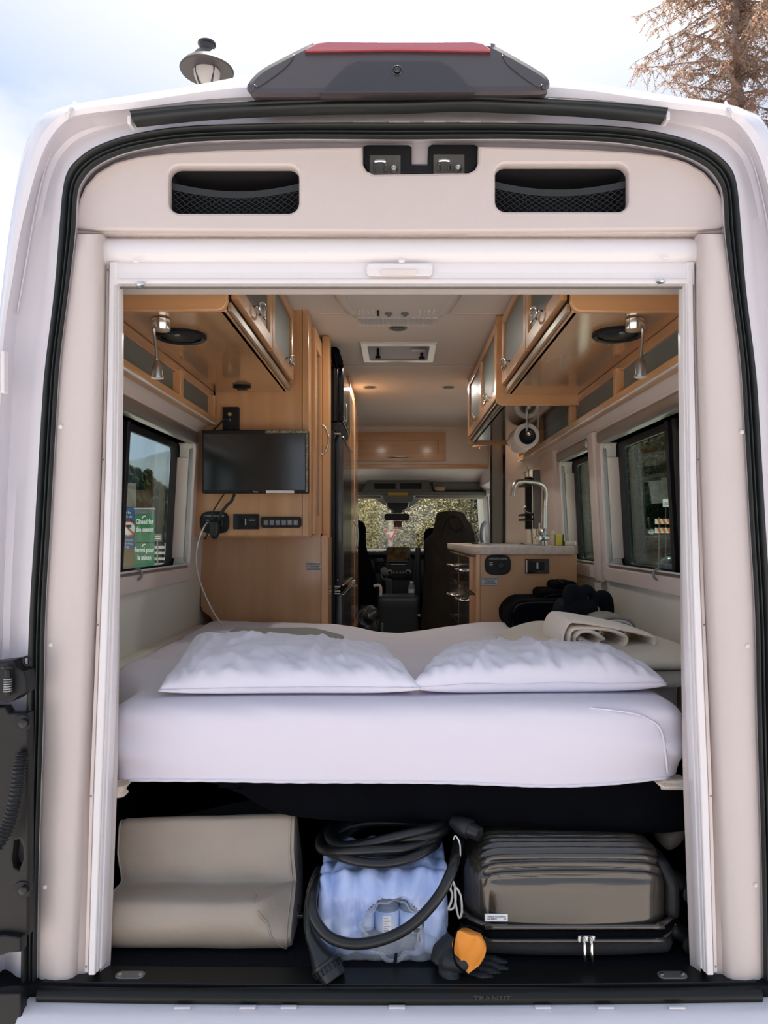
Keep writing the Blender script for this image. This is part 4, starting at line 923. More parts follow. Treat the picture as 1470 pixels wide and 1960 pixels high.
# partition behind the kitchen
pt = struct(box('partition', X(967, 5.02), .84, Yd(5.02), Yd(5.06), 0, 1.95, 'wallfar', None, bev=.003)); pt['label'] = 'cream partition at the front end of the kitchen'
pb_ = thing('door_screen', 'tall grey screen panel in a black frame next to the cream partition', 'screen', (X(952, 5.02), Yd(5.02), 0))
plate('screen_frame', [[(X(a, 5.02), b) for a, b in ((938, 0), (967, 0), (967, 1.95), (938, 1.95))], [(X(a, 5.02), b) for a, b in ((941.5, .02), (961, .02), (961, 1.93), (941.5, 1.93))]], .02, 'glossblack', pb_, at=Yd(5.01), bev=.001)
box('screen_panel', X(941, 5.02), X(961.5, 5.02), Yd(5.02), Yd(5.03), .02, 1.93, mat('screen_grey', (.20, .195, .165), .35, coat=.2), pb_, bev=0)
mi = thing('bright_reflection', 'small shiny plate added for a bright reflection in front of the bulkhead on the right', 'mirror', P(919, 856, 5.2))  # shiny plate added to stand in for bright reflections, not a real mirror
plate('reflection_plate', [[(X(a, 5.2), Z(b, 5.2)) for a, b in ((903,856),(912,840),(914,830),(934,830),(936,850),(930,853))]], .008, 'chrome', mi, at=Yd(5.2), bev=.002)
tube('reflection_hook', [P(918, 856, 5.2), P(918, 862, 5.2)], .003, 'steel', mi, n=1, seg=6)
# ================================================================ BED
def fuse(name, bm, m, parent, voxel=.004, smooth_it=2, fn=None, props=None):
    me = bpy.data.meshes.new('t'); bm.to_mesh(me); bm.free()
    ob = bpy.data.objects.new('t', me); COL.objects.link(ob)
    a = ob.modifiers.new('r', 'REMESH'); a.mode = 'VOXEL'; a.voxel_size = voxel
    b = ob.modifiers.new('s', 'SMOOTH'); b.iterations = smooth_it; b.factor = .6
    dg = bpy.context.evaluated_depsgraph_get(); dg.update()
    out = bpy.data.meshes.new_from_object(ob.evaluated_get(dg)); bpy.data.objects.remove(ob)
    if fn:
        for v in out.vertices: v.co = fn(v.co.copy())
    return finish(name, out, m, parent, True, props)
mt = thing('mattress', 'thick mattress in a white fitted sheet filling the van behind the doorway', 'mattress', (0, Yd(2.6), .395))
MZ = .586
def mtop(x, y):
    d = y - YC
    b = .024 * math.exp(-((x + .48) / .28) ** 2 - ((d - 3.2) / .30) ** 2) + .030 * math.exp(-((x - .42) / .20) ** 2 - ((d - 3.25) / .25) ** 2) - .030 * math.exp(-((x + .0) / .16) ** 2) * sstep(2.9, 3.4, d)
    b += .018 * math.exp(-((x + .80) / .16) ** 2) * sstep(2.0, 2.4, d)
    w = nz((x * 1.2 + d, d * 4, 0), 2.2, 3) * .010 * sstep(2.0, 2.5, d) + ridge((x * 2, d * 5 + x * 3, 0), 1.8, 9) * .005 * sstep(2.2, 2.6, d)
    return b + w
def mfn(c):
    c.z = max(c.z, .398)
    d = c.y - YC; k = sstep(.40, .585, c.z)
    wide = 1 + .20 * sstep(2.02, 2.35, d)
    x = c.x * wide
    if k > 0: c.z += k * mtop(x, c.y)
    # front face: soft wrinkles and a bellied lower edge
    fr = 1 - sstep(1.88, 1.99, d)
    c.y += fr * (-.010 * math.sin(math.pi * (c.z - .395) / .19) + .003 * ridge((c.x * 1.5, 0, c.z * 9 + c.x * 2.2), 1.6, 2) + .004 * nz((c.x * 3, 0, c.z * 7), 1.2, 5))
    c.z += (1 - k) * (-.014 * math.exp(-((c.x - .40) / .22) ** 2) - .004 * math.exp(-((c.x + .1) / .3) ** 2) + .008 * sstep(.5, .69, c.x))
    cr_ = sstep(.56, .69, abs(c.x))
    c.y += fr * (cr_ * .008 * math.sin(c.z * 70 + c.x * 14) + .0045 * sstep(.05, .5, c.x) * ridge((c.x * 1.6, 0, (c.z + c.x * .12) * 20), 1.0, 8)) * (1 if c.x > 0 else .5)
    c.x = x + (.010 * math.sin(c.z * 26 + 1.2) * cr_ * (1 if c.x > 0 else -1) if d < 2.2 else 0)
    return c
soft('fitted_sheet', -.703, .700, Yd(1.875), Yd(3.45), .30, MZ, .045, 'sheet', mt, n=(90, 84, 18), fn=mfn)
hem = [mfn(Vector((-.66 + 1.33 * i / 80, Yd(1.880), .400))) + Vector((0, -.003 + .0015 * math.sin(i * 1.9), -.004)) for i in range(81)]
tube('sheet_hem', hem, .0042, 'sheet', mt, seg=6, n=1)
tube('corner_piping', [P(1245, 1378, 1.875), P(1262, 1392, 1.862), P(1270, 1415, 1.862), P(1275, 1450, 1.862), P(1278, 1480, 1.868)], .0028, 'pillow', mt, seg=6)
tube('corner_piping', [P(1090, 1352, 1.90), P(1160, 1358, 1.88), P(1215, 1366, 1.872), P(1245, 1378, 1.87)], .0022, 'pillow', mt, seg=6)

def pillow(lab, corners, h, seed, ridges, name='pillow'):
    """corners: front-left, front-right, back-right, back-left world points of the seam; h: plump height"""
    A, B, C_, D_ = [Vector(c) for c in corners]
    base = (A + B + C_ + D_) / 4; t = thing(name, lab, 'pillow', (base.x, base.y, MZ))
    NU, NV = 88, 60; verts = []; idx = {}
    def mid(u, v):
        s, q = (u + 1) / 2, (v + 1) / 2
        p = A.lerp(B, s).lerp(D_.lerp(C_, s), q)
        p.x -= (B.x - A.x) * .5 * u * .045 * (1 - v * v); p.y -= (D_.y - A.y) * .5 * v * .10 * (1 - u * u)
        return p
    for side in (1, -1):
        for i in range(NU + 1):
            for j in range(NV + 1):
                u, v = -math.cos(math.pi * i / NU) * .45 + (2 * i / NU - 1) * .55, -math.cos(math.pi * j / NV) * .45 + (2 * j / NV - 1) * .55
                edge = i in (0, NU) or j in (0, NV)
                if side == -1 and edge: idx[(side, i, j)] = idx[(1, i, j)]; continue
                tk = ((1 - abs(u) ** 4.0) * (1 - abs(v) ** 3.4)); tk = max(tk, 0) ** .44
                p = mid(u, v)
                w = 0
                if not edge:
                    w = .0055 * ridge((u * 2.2 + v * .5, v * 1.1 - u * .6, seed), 1.5, seed) + .0060 * nz((u * 3, v * 3.2, seed), 1.6, seed + 4) + .0060 * ridge((u * 6 + v * 2.5, v * 1.0, seed), 1.4, seed + 11) + .0022 * ridge((u * 11 - v * 3, v * 2.0, seed), 1.5, seed + 15)
                    w += .0050 * ridge((u * 7 + v * 1.5, v * 2.2, seed), 1.3, seed + 7) * (abs(u) ** 1.5 + .25)
                    for (u0, v0, u1, v1, amp, wid) in ridges:
                        du, dv = u1 - u0, v1 - v0; L = math.hypot(du, dv); tt = ((u - u0) * du + (v - v0) * dv) / (L * L); dd = abs((u - u0) * dv - (v - v0) * du) / L
                        if -.05 < tt < 1.05: w += amp * math.exp(-(dd / wid) ** 2) * math.sin(math.pi * max(0, min(1, tt))) ** .5
                if side > 0: p.z += h * tk + w * min(1, tk * 2)
                else:
                    p.y -= .016 * math.sin(math.pi * max(0, min(1, (v + 1) / .30))) * (1 - abs(u) ** 6)
                    p.z = max(MZ - .004 + mtop(p.x, p.y) * .5, p.z - .35 * h * tk)
                idx[(side, i, j)] = len(verts); verts.append(p)
    faces = []
    for side in (1, -1):
        for i in range(NU):
            for j in range(NV):
                q = [idx[(side, i, j)], idx[(side, i + 1, j)], idx[(side, i + 1, j + 1)], idx[(side, i, j + 1)]]
                faces.append(q if side > 0 else q[::-1])
    raw('pillowcase', verts, faces, 'pillow', t, True, recalc=False)
    return t, mid
p1_, mid1 = pillow('plump white pillow on the left front of the bed', [P(302, 1324, 1.915), P(806, 1320, 1.925), P(748, 1262, 2.36), P(366, 1232, 2.34)], .064, 1.3,
       [(.14, -.95, .34, .95, .010, .035), (.40, -.95, .56, .85, .009, .03), (.22, -.9, .42, .9, -.006, .03), (-.6, -.2, -.1, .9, .009, .05), (-.35, .2, .0, .6, -.008, .05), (-.8, -.8, -.7, .7, .006, .04)])
tube('case_hem', [mid1(u, -1) + Vector((0, -.001 + .0010 * math.sin(u * 30), .004)) for u in [-1 + 2 * k / 40 for k in range(41)]], .0013, 'pillow', p1_, seg=5, n=1)
p2_, mid2 = pillow('plump white pillow on the right front of the bed with a deep crease', [P(787, 1318, 1.93), P(1278, 1312, 1.955), P(1165, 1272, 2.38), P(840, 1268, 2.38)], .076, 5.1,
       [(-.10, .9, .12, -.98, .018, .035), (-.25, .9, -.5, -.9, .008, .03), (.0, .9, .17, -.98, -.016, .04), (.06, -.98, .30, .6, .010, .04), (.4, -.9, .8, .3, .008, .04), (.55, -.95, .75, .0, .006, .03)])
tube('case_hem', [mid2(u, -1) + Vector((0, -.001, .005 + .002 * math.sin(u * 9))) for u in [-1 + 2 * k / 40 for k in range(41)]], .0011, 'pillow', p2_, seg=5, n=1)

# blankets on the right and the towel
gb = soft('folded_blanket', .50, .835, Yd(2.02), Yd(2.75), MZ + .004, MZ + .030, .013, mat('grey_blanket', (.30, .29, .27), .95, bump=.5, bscale=150), None, n=(22, 26, 6), fn=lambda c: Vector((c.x, c.y + .01 * nz(c, 6), c.z + .006 * nz(c, 7, 2) + .008 * sstep(.7, .83, c.x))))
tag(gb, 'grey folded blanket at the right edge of the bed, undermost of the pile', 'blanket')
def bfn(c):
    k = sstep(.62, .665, c.z)
    c.z += .012 * nz(c, 4, 3) + .010 * ridge((c.x * 3, c.y * 1.2, 0), 1.6, 2) * k - .035 * sstep(.52, .30, c.x) * k - .014 * sstep(Yd(2.3), Yd(2.1), c.y) * k
    c.y += .02 * nz((c.x, 0, 0), 5, 1); return c
fb = soft('folded_blanket', .345, .835, Yd(2.10), Yd(2.85), MZ + .034, MZ + .080, .023, 'blanket', None, n=(36, 36, 8), fn=bfn)
tag(fb, 'large beige blanket folded flat beneath the rolled cream fleece', 'blanket')
# rolled fleece: an elongated spiral, ribbon section swept along it
roll = thing('rolled_fleece', 'cream fleece throw rolled up with its spiral end facing the doorway', 'throw', P(1170, 1255, 2.3))
rings = []; N = 170; c0 = P(1118, 1222, 2.25); ang = -.16
for i in range(N + 1):
    th = 2 * math.pi * 3.25 * i / N + math.pi; r = .008 + .0142 * (i / N) * 3.25
    L = .012 + .105 * (i / N) ** 1.3
    sx_ = max(-1, min(1, math.cos(th) * 1.5))
    def cp(th, r, L): return Vector((L * max(-1, min(1, math.cos(th) * 1.5)) + L * .9 + r * math.cos(th), 0, (r * math.sin(th)) * (1 - .12 * math.cos(th)) + .004 * math.sin(th * 3.3)))
    a, b = cp(th, r, L), cp(th + .03, r, L + .0002); tn = (b - a).normalized(); nn = Vector((tn.z, 0, -tn.x))
    ring = []
    for k in range(14):
        q = 2 * math.pi * k / 14; cy_ = math.cos(q); sz_ = math.sin(q)
        yy = (abs(cy_) ** .35) * (1 if cy_ > 0 else -1) * .15; tt = sz_ * .0070 * (1 if abs(cy_) < .95 else .7)
        p = a + nn * tt + Vector((0, .15 + yy + .010 * nz((i * .06, k * .1, 0), 1.0, 4) + .012 * math.sin(i * .11), 0))
        p = Vector((p.x * math.cos(ang) - p.z * math.sin(ang), p.y, p.x * math.sin(ang) + p.z * math.cos(ang)))
        ring.append(c0 + p)
    rings.append(ring)
loft('fleece_roll', rings, 'fleece', roll, closed=True, caps=True, smooth=True)
tw_ = thing('grey_towel', 'grey towel with white edging folded behind the cream fleece', 'towel', P(1175, 1206, 2.75))
def arch(cx, w, z0, h, y0, y1, th):
    rg = []
    for k in range(25):
        a = math.pi * k / 24; x = cx - w * math.cos(a); z = z0 + h * math.sin(a) ** .6
        rg.append([Vector((x, y, z + dz)) for y, dz in ((y0, 0), (y0 - .004, -th / 2), (y0, -th), (y1, -th), (y1, 0))])
    return rg
D = 2.62; cxx = X(1177, D)
for k, (w, h, m_) in enumerate(((.072, .058, 'grey_blanket'), (.058, .046, None), (.048, .036, 'dark'))):
    mm = MATS['grey_blanket'] if k == 0 else (mat('towel_white', (.62, .60, .60), .95, bump=.5, bscale=150) if k == 1 else mat('towel_slate', (.10, .105, .12), .95, bump=.5, bscale=150))
    loft('towel_fold', arch(cxx + .006 * k, w, Z(1206, D) - .012, h * 1.05, Yd(D) - .003 * k, Yd(D) + .16, .012), mm, tw_, closed=True, caps=True)
gl2 = soft('grey_blanket', X(432, 2.75), X(655, 2.75), Yd(2.50), Yd(2.9), MZ + .030, MZ + .062, .015, mat('stone_blanket', (.30, .285, .26), .95, bump=.4, bscale=150), None, n=(24, 14, 4), fn=lambda c: Vector((c.x, c.y, c.z + .006 * nz(c, 5) - .03 * sstep(-.35, -.18, c.x))))
tag(gl2, 'stone grey blanket lying flat behind the left pillow', 'blanket')
# black bags against the kitchen cabinet
b1 = thing('black_bag', 'long low black soft bag on the bed against the kitchen cabinet', 'bag', (.60, Yd(3.2), .60))
soft('bag_body', X(975, 3.08), .80, Yd(3.08), Yd(3.44), .598, Z(1149, 3.08), .05, 'blackfab', b1, n=(26, 14, 12), fn=lambda c: Vector((c.x + .01 * nz(c, 8), c.y + .01 * nz(c, 9, 3), c.z + .008 * nz(c, 10, 1) - .022 * sstep(.52, .44, c.x) * sstep(.62, .72, c.z))))
tube('bag_piping', [P(982, 1198, 3.10), P(984, 1170, 3.09), P(1000, 1156, 3.09), P(1060, 1153, 3.08), P(1110, 1156, 3.08)], .003, 'rubber', b1, seg=5)
b2 = thing('black_bag', 'small black pouch stacked on the long low bag', 'bag', (.66, Yd(3.3), .72))
soft('bag_body', X(1037, 3.18), X(1108, 3.18), Yd(3.18), Yd(3.42), .722, Z(1130, 3.18), .03, 'blackfab', b2, n=(16, 10, 8), fn=lambda c: Vector((c.x + .006 * nz(c, 12), c.y + .006 * nz(c, 13), c.z + .006 * nz(c, 11, 1))))
tube('zip', [P(1042, 1142, 3.17), P(1070, 1137, 3.17), P(1104, 1139, 3.17)], .002, 'rubber', b2, seg=5)
b3 = thing('black_bag', 'black zipped case with a strap tab, topmost of the bags', 'bag', (.70, Yd(3.35), .765))
soft('bag_body', X(1062, 3.25), X(1107, 3.25), Yd(3.25), Yd(3.45), Z(1132, 3.25), Z(1114, 3.25), .02, 'blackfab', b3, n=(14, 8, 6), fn=lambda c: Vector((c.x, c.y, c.z + .004 * nz(c, 12, 1))))
tube('strap_tab', [P(1067, 1108, 3.24), P(1071, 1113, 3.24), P(1076, 1117, 3.25)], .006, 'rubber', b3, seg=6)
b4 = thing('fleece_jacket', 'black fleece jacket bundled up in front of the bags', 'jacket', (.70, Yd(3.0), .60))
bm = soft_bm(X(1073, 2.9), X(1150, 2.9), Yd(2.88), Yd(3.1), .60, Z(1150, 2.9), .05, (14, 10, 12))
for (pts, r) in (([P(1092, 1172, 2.92), P(1085, 1145, 2.90), P(1092, 1130, 2.92), P(1103, 1136, 2.92), P(1105, 1155, 2.93)], .020), ([P(1110, 1160, 2.93), P(1112, 1140, 2.92), P(1122, 1127, 2.93), P(1133, 1136, 2.95), P(1136, 1160, 2.96)], .020), ([P(1140, 1150, 3.0), P(1155, 1146, 3.0), P(1161, 1160, 3.0), P(1160, 1196, 3.0)], .028)):
    tube_bm(bm, catmull(pts, 4), r, 10)
fuse('jacket_bundle', bm, 'blackfleece', b4, .008, 2, fn=lambda c: c + Vector((.008 * nz(c, 9, 1), .008 * nz(c, 9, 5), .008 * ridge(c, 9, 8))))

# ================================================================ UNDER THE BED
bp_ = thing('bed_shade_platform', 'unseen black platform under the mattress, added with dark sheets to block light', 'platform', (0, Yd(2.7), .36))
box('light_block_board', -.80, .80, Yd(2.22), Yd(3.44), .365, .395, 'blackplastic', bp_, bev=.003)  # unseen board added to block light under the mattress
box('shade_back_sheet', -.80, .80, Yd(3.05), Yd(3.07), 0, .365, 'blackplastic', bp_, bev=0)  # black sheet added so the space under the bed stays dark
for s in (-1, 1): box('shade_side_sheet', s * .775, s * .785, Yd(2.02), Yd(3.05), 0, .365, 'blackplastic', bp_, bev=0)  # added dark sheets in front of the pale lower walls, standing for shade
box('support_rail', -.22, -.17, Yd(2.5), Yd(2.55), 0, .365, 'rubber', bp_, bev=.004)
pd = thing('padded_panel', 'black padded seat back folded down under the mattress', 'panel', P(1000, 1592, 1.93))
D = 1.935
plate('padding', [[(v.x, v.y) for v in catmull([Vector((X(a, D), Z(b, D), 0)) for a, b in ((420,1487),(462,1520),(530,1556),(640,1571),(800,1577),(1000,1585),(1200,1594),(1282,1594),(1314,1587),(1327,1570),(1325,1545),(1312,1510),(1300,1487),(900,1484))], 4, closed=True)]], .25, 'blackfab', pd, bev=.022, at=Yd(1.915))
fp = thing('folded_flap', 'dark grey folded flap behind the taupe cushion', 'flap', P(440, 1566, 2.2))
raw('flap_sheet', [P(300, 1570, 2.28), P(560, 1570, 2.28), P(545, 1545, 2.32), P(500, 1526, 2.36), P(420, 1545, 2.36), P(300, 1570, 2.33)] + [P(300, 1570, 2.30) + Vector((0, .02, -.02)), P(560, 1570, 2.30) + Vector((0, .02, -.02))], [(0, 1, 2, 3, 4, 5), (0, 1, 7, 6)], mat('flap_grey', (.05, .055, .06), .7), fp)
for k, (pts, nm, lab) in enumerate((((X(222, 1.93), X(243, 1.93), Z(1524, 1.93), Z(1489, 1.93)), 'mattress_pad', 'scrap of quilted cream pad under the left mattress corner'), ((X(1254, 1.93), X(1312, 1.93), Z(1507, 1.93), Z(1486, 1.93)), 'mattress_pad', 'scrap of quilted cream pad under the right mattress corner'))):
    a, b, c, d = pts
    if k == 0: a -= .02
    o = soft(nm, a, b, Yd(1.895), Yd(1.96), c, d, .02, 'fleece', None, n=(12, 8, 8), fn=lambda v: Vector((v.x + .006 * math.sin(v.z * 260), v.y + .004 * math.sin(v.z * 300), v.z)))
    tag(o, lab, 'pad')
pch = thing('cream_pouch', 'cream cloth pouch wedged above the right end of the suitcase', 'pouch', P(1292, 1637, 1.9))
soft('pouch_body', X(1271, 1.97), X(1318, 1.97), Yd(1.97), Yd(2.06), Z(1636, 1.97), Z(1588, 1.97), .028, 'vinyl', pch, n=(12, 8, 12), fn=lambda v: Vector((v.x + .006 * nz(v, 14), v.y + .006 * ridge(v, 16), v.z + .012 * sstep(.70, .735, v.x))))

# taupe foam cushion
cu = thing('foam_cushion', 'taupe vinyl stepped foam cushion standing at the left of the cargo floor', 'cushion', (-.48, Yd(1.9), .0))
prof = [(1.865, .004), (1.838, .010), (1.822, .032), (1.815, .062), (1.818, .092), (1.830, .113), (1.852, .121), (1.90, .119), (1.934, .118), (1.942, .132), (1.952, .19), (1.966, .245), (1.974, .260), (1.992, .262), (2.03, .238), (2.06, .20), (2.07, .12), (2.07, .010), (2.04, .004)]
pv = catmull([Vector((a, b, 0)) for a, b in prof], 3, closed=True)
rings = []; NX = 40
for i in range(NX + 1):
    t = i / NX; x = -.693 + .440 * t; ring = []
    e = min(t, 1 - t); rnd = 1 - (1 - min(1, e / .035)) ** 2 * .035
    for v in pv:
        d, z = v.x, v.y
        if t > .80:     # right front corner is cut back along a slanting seam
            k = sstep(.80, 1.0, t); fr = sstep(.03, .115, z) * (1 - sstep(1.86, 1.94, d))
            d += .085 * k * fr
        xo = x - .014 * sstep(.12, .20, z) * (1 - t) - .010 * t * sstep(.1, .2, z)
        z2 = z * (1 + .05 * t * sstep(.13, .26, z))
        q = Vector((xo, Yd(2.02 + (d - 2.02) * rnd), .132 + (z2 - .132) * rnd))
        q.y += .003 * ridge((x * 4 + z * 6, z * 5, 1), 1.3, 3) + .003 * nz((x * 5, z * 8, 0), 1.4); q.z += .002 * nz((x * 7, d * 7, 0), 1.2, 4)
        ring.append(q)
    rings.append(ring)
loft('cushion_body', rings, 'vinyl', cu, closed=True, caps=True, smooth='auto')
for i in (0, NX - 1): tube('piping', [p + Vector((.001 if i else -.001, -.001, .0)) for p in rings[i][3:40]], .0025, 'vinyl', cu, seg=5, n=1)
tube('seam', [rings[int(NX * .80)][k] for k in range(16, 20)] + [rings[int(NX * (.80 + .2 * u))][int(16 - 14 * u)] + Vector((0, -.001, 0)) for u in (.2, .4, .6, .8, .98)], .0022, 'vinyl', cu, seg=5, n=3)
# brass valve behind
vl = thing('drain_valve', 'small brass valve fitting between the cushion and the water pack', 'valve', P(570, 1755, 1.95))
pbox('valve_plate', 559, 1752, 580, 1758, 1.95, .02, 'steel', vl, bev=.001)
lathe('valve_body', P(568, 1751, 1.96), [(.006, 0), (.006, .008), (.0035, .010), (.0035, .018), (.0055, .019), (.0055, .026), (0, .027)], 'brass', vl, seg=12)

# bottled water in its film
pk = thing('water_pack', 'pack of bottled water in blue plastic film with a torn clear window', 'water pack', (-.035, Yd(1.95), 0))
film_b = mat('blue_film', (.40, .52, .88), .25, coat=.5, trans=(.65, .75, 1.0), glossmix=.86, col2=(.60, .72, .98), vscale=9)
film_c = mat('clear_film', (.75, .77, .80), .12, coat=.8, trans=(.93, .95, .97), glossmix=.22)
PX0, PX1, PD0, PD1, PZ = X(607, 1.80), X(860, 1.80), 1.800, 2.04, .209
def pfn(c):
    top = sstep(.14, .2, c.z)
    fr = 1 - sstep(Yd(1.83), Yd(1.88), c.y)
    c.y += fr * (.010 - .015 * abs(math.cos(math.pi * (c.x - PX0) / .0575)) + .022 * sstep(.14, .21, c.z))
    c.z -= top * (.020 - .022 * abs(math.cos(math.pi * (c.x - PX0) / .062)) * abs(math.cos(math.pi * (c.y) / .062)) + .008 * sstep(-.06, -.19, c.x))
    c += Vector((.004 * nz(c, 22, 1), .004 * ridge(c, 20, 2) * fr, .004 * nz(c, 24, 3)))
    c.x += .010 * (1 - c.z / .2) * (1 if c.x > -.03 else -1) * -.5
    return c
bm = soft_bm(PX0, PX1, Yd(PD0), Yd(PD1), .003, PZ, .030, (70, 40, 44), pfn)
hc = P(752, 1785, 1.80); kill = [f for f in bm.faces if f.calc_center_median().y < Yd(1.86) and (((f.calc_center_median().x - hc.x) / .072) ** 2 + ((f.calc_center_median().z - hc.z - .010) / .070) ** 2) < 1 + .10 * nz(f.calc_center_median(), 30)]
bmesh.ops.delete(bm, geom=kill, context='FACES')
from_bm('blue_film', bm, film_b, pk, True)
rim = []
for k in range(48):
    a = 2 * math.pi * k / 48; rr = 1.0 + .05 * math.sin(7 * a) + .04 * math.sin(13 * a)
    rim.append(Vector((hc.x + .071 * rr * math.cos(a), Yd(1.792) + .004 * math.sin(5 * a) + max(0, math.sin(a)) * .018, hc.z + .010 + .069 * rr * math.sin(a))))
tube('film_rim', rim, .0038, film_c, pk, seg=6, closed=True, n=2)
rim2 = [p.lerp(Vector((hc.x, Yd(1.785), hc.z - .01)), .10 + .03 * math.sin(k)) for k, p in enumerate(rim)]
tube('film_rim', rim2, .0026, film_c, pk, seg=6, closed=True, n=2)
bm = soft_bm(X(640, 1.79), X(838, 1.79), Yd(1.785), Yd(1.83), .002, .062, .012, (40, 6, 14), lambda c: Vector((c.x + .003 * nz(c, 40), c.y + .006 * ridge(c, 26, 3), c.z + .006 * math.sin(c.x * 60) * sstep(.0, .06, c.z))))
from_bm('clear_film', bm, film_c, pk, True)
raw('film_mark', [P(756, 1824, 1.778), P(761, 1824, 1.778), P(760, 1842, 1.777), P(752, 1845, 1.777)], [(0, 1, 2, 3)], 'glossblack', pk)
btl = mat('bottle_plastic', (.55, .60, .64), .08, coat=.6, trans=(.88, .93, .96), glossmix=.30)
cap_ = mat('bottle_cap_white', (.72, .74, .78), .4)
blab = mat('bottle_label_blue', (.30, .46, .80), .4, col2=(.72, .78, .86), vscale=14)
def bottle(x, y, lab, cat='bottle', group=None):
    y += .007
    t = thing('water_bottle', lab, cat, (x, y, .004), group)
    lathe('bottle_body', (x, y, .004), [(.022, 0), (.029, .006), (.029, .020), (.0275, .023), (.029, .027), (.0275, .031), (.029, .035), (.029, .100), (.0275, .104), (.029, .108), (.0275, .112), (.029, .116), (.027, .134), (.018, .150), (.012, .156), (.012, .162)], btl, t, seg=20)
    lathe('bottle_cap', (x, y, .004), [(.0145, .160), (.0145, .174), (.013, .176), (0, .176)], cap_, t, seg=14)
    lathe('bottle_label', (x, y, .004), [(.0294, .052), (.0297, .053), (.0297, .098), (.0294, .099)], blab, t, seg=20)
    return t
n_ = 0
for j, yy in enumerate((1.845, 1.907, 1.969)):
    for i in range(5):
        if j == 2 and i in (1, 2, 3): continue
        x = -.141 + .0580 * i
        if j == 0 and i in (2, 3):
            t = bottle(x, Yd(yy - .006), 'water bottle with a %s on its label behind the torn film window' % ('nutrition table' if i == 2 else 'barcode'))
            bx_ = Yd(yy - .006) + .007 - .0300
            box('table_card' if i == 2 else 'barcode_card', x - (.010 if i == 2 else -.001), x + (.010 if i == 2 else .020), bx_ - .0015, bx_ + .006, .056, (.098 if i == 2 else .072), cap_, t, bev=0)
            bm = bmesh.new()
            for q in range(9 if i == 2 else 12):
                if i == 2: bm_box(bm, x - .008, x + .008 - (q % 3) * .003, bx_ - .0022, bx_ - .001, .060 + q * .004, .0606 + q * .004)
                else: bm_box(bm, x + .003 + q * .0014, x + .0036 + q * .0014 + (q % 3) * .0003, bx_ - .0022, bx_ - .001, .058, .069)
            from_bm('print', bm, 'ink', t, props={'kind': 'stuff'})
        elif j == 0: bottle(x, Yd(yy), '%s water bottle of the front row, under blue film' % ('leftmost' if i == 0 else 'second from left' if i == 1 else 'rightmost'))
        else: bottle(x, Yd(yy), 'clear water bottle inside the blue film of the water pack', group='water bottles inside the pack')
# shore power cord: coil on top, loop hanging in front, plug
cd_ = thing('power_cable', 'thick black power cord coiled on the water pack with a big locking plug', 'power cord', (-.05, Yd(1.78), 0))
cable = mat('cord_rubber', (.007, .008, .009), .34, coat=.12, spec=.4)
pts = []
NL = 5
for k in range(NL * 16 + 1):
    a = 2 * math.pi * k / 16; lap = k / 16
    w = .158 - .010 * abs(lap - 2.5) + .010 * math.sin(lap * 5); dpt = .105 + .018 * math.sin(lap * 3.1)
    x = -.035 + w * math.cos(a) + .008 * math.sin(lap * 2.3); y = Yd(1.925 + .008 * lap) - dpt * math.sin(a)
    z = .226 + .0110 * lap * (.75 + .25 * math.cos(a)) + .14 * (x + .03) * (.75 if x < -.03 else .35) + .006 * math.sin(3 * a + lap)
    pts.append(Vector((x, y, z)))
tube('cord_coil', pts, .0118, cable, cd_, seg=10, n=3)
tube('cord_loop', [P(880, 1600, 1.93), P(872, 1640, 1.80), P(862, 1672, 1.752), P(842, 1712, 1.735), P(806, 1755, 1.728), P(765, 1785, 1.724), P(715, 1803, 1.722), P(668, 1806, 1.724), P(630, 1793, 1.730), P(606, 1765, 1.742), P(597, 1735, 1.76), P(600, 1705, 1.80), P(610, 1680, 1.86)], .0125, cable, cd_, seg=12, n=6)
tube('cord_tail', [P(612, 1665, 1.90), P(598, 1700, 1.84), P(592, 1740, 1.80), P(592, 1775, 1.775), P(597, 1798, 1.765)], .0125, cable, cd_, seg=12, n=5)
pa, pb2 = P(597, 1796, 1.762), P(640, 1876, 1.722); ax = (pb2 - pa).normalized(); Lp = (pb2 - pa).length
def along(name, prof, m_, par, a=pa, ax_=ax, seg=24):
    q = ax_.to_track_quat('Z', 'Y'); bm = bmesh.new(); lathe_bm(bm, (0, 0, 0), prof, 'z', seg); 
    for v in bm.verts: v.co = a + q @ v.co
    return from_bm(name, bm, m_, par, 'auto')
plug = along('plug', [(.013, -.01), (.016, .010), (.026, Lp * .42), (.030, Lp * .52), (.031, Lp * .60)], mat('plug_plastic', (.014, .016, .018), .35, spec=.4), cd_)
along('locking_ring', [(.034, Lp * .58), (.036, Lp * .60), (.036, Lp * .66), (.033, Lp * .67), (.033, Lp * .80), (.031, Lp * .81), (.030, Lp * .98), (.026, Lp), (0, Lp)], mat('plug_plastic', (0, 0, 0)), plug)
q = ax.to_track_quat('Z', 'Y'); bm = bmesh.new()
for k in range(18):
    a = 2 * math.pi * k / 18; c = pa + q @ Vector((.0335 * math.cos(a), .0335 * math.sin(a), Lp * .735)); r_ = bmesh.ops.create_cube(bm, size=1)
    mtx = Matrix.Translation(c) @ q.to_matrix().to_4x4() @ Matrix.Rotation(a, 4, 'Z') @ Matrix.Diagonal((.004, .005, Lp * .12, 1))
    bmesh.ops.transform(bm, matrix=mtx, verts=r_['verts'])
from_bm('grip_ribs', bm, 'blackplastic', plug, props={'kind': 'stuff'})
sc_ = pa + q @ Vector((0, 0, Lp * .28)) + Vector((.008, -.0215, .004)); lathe('plug_screw', sc_, [(.0035, .004), (.0035, 0), (0, 0)], 'steel', plug, axis='y', seg=10)
a2, b2_ = P(878, 1578, 1.90), P(925, 1600, 1.86); ax2 = (b2_ - a2).normalized()
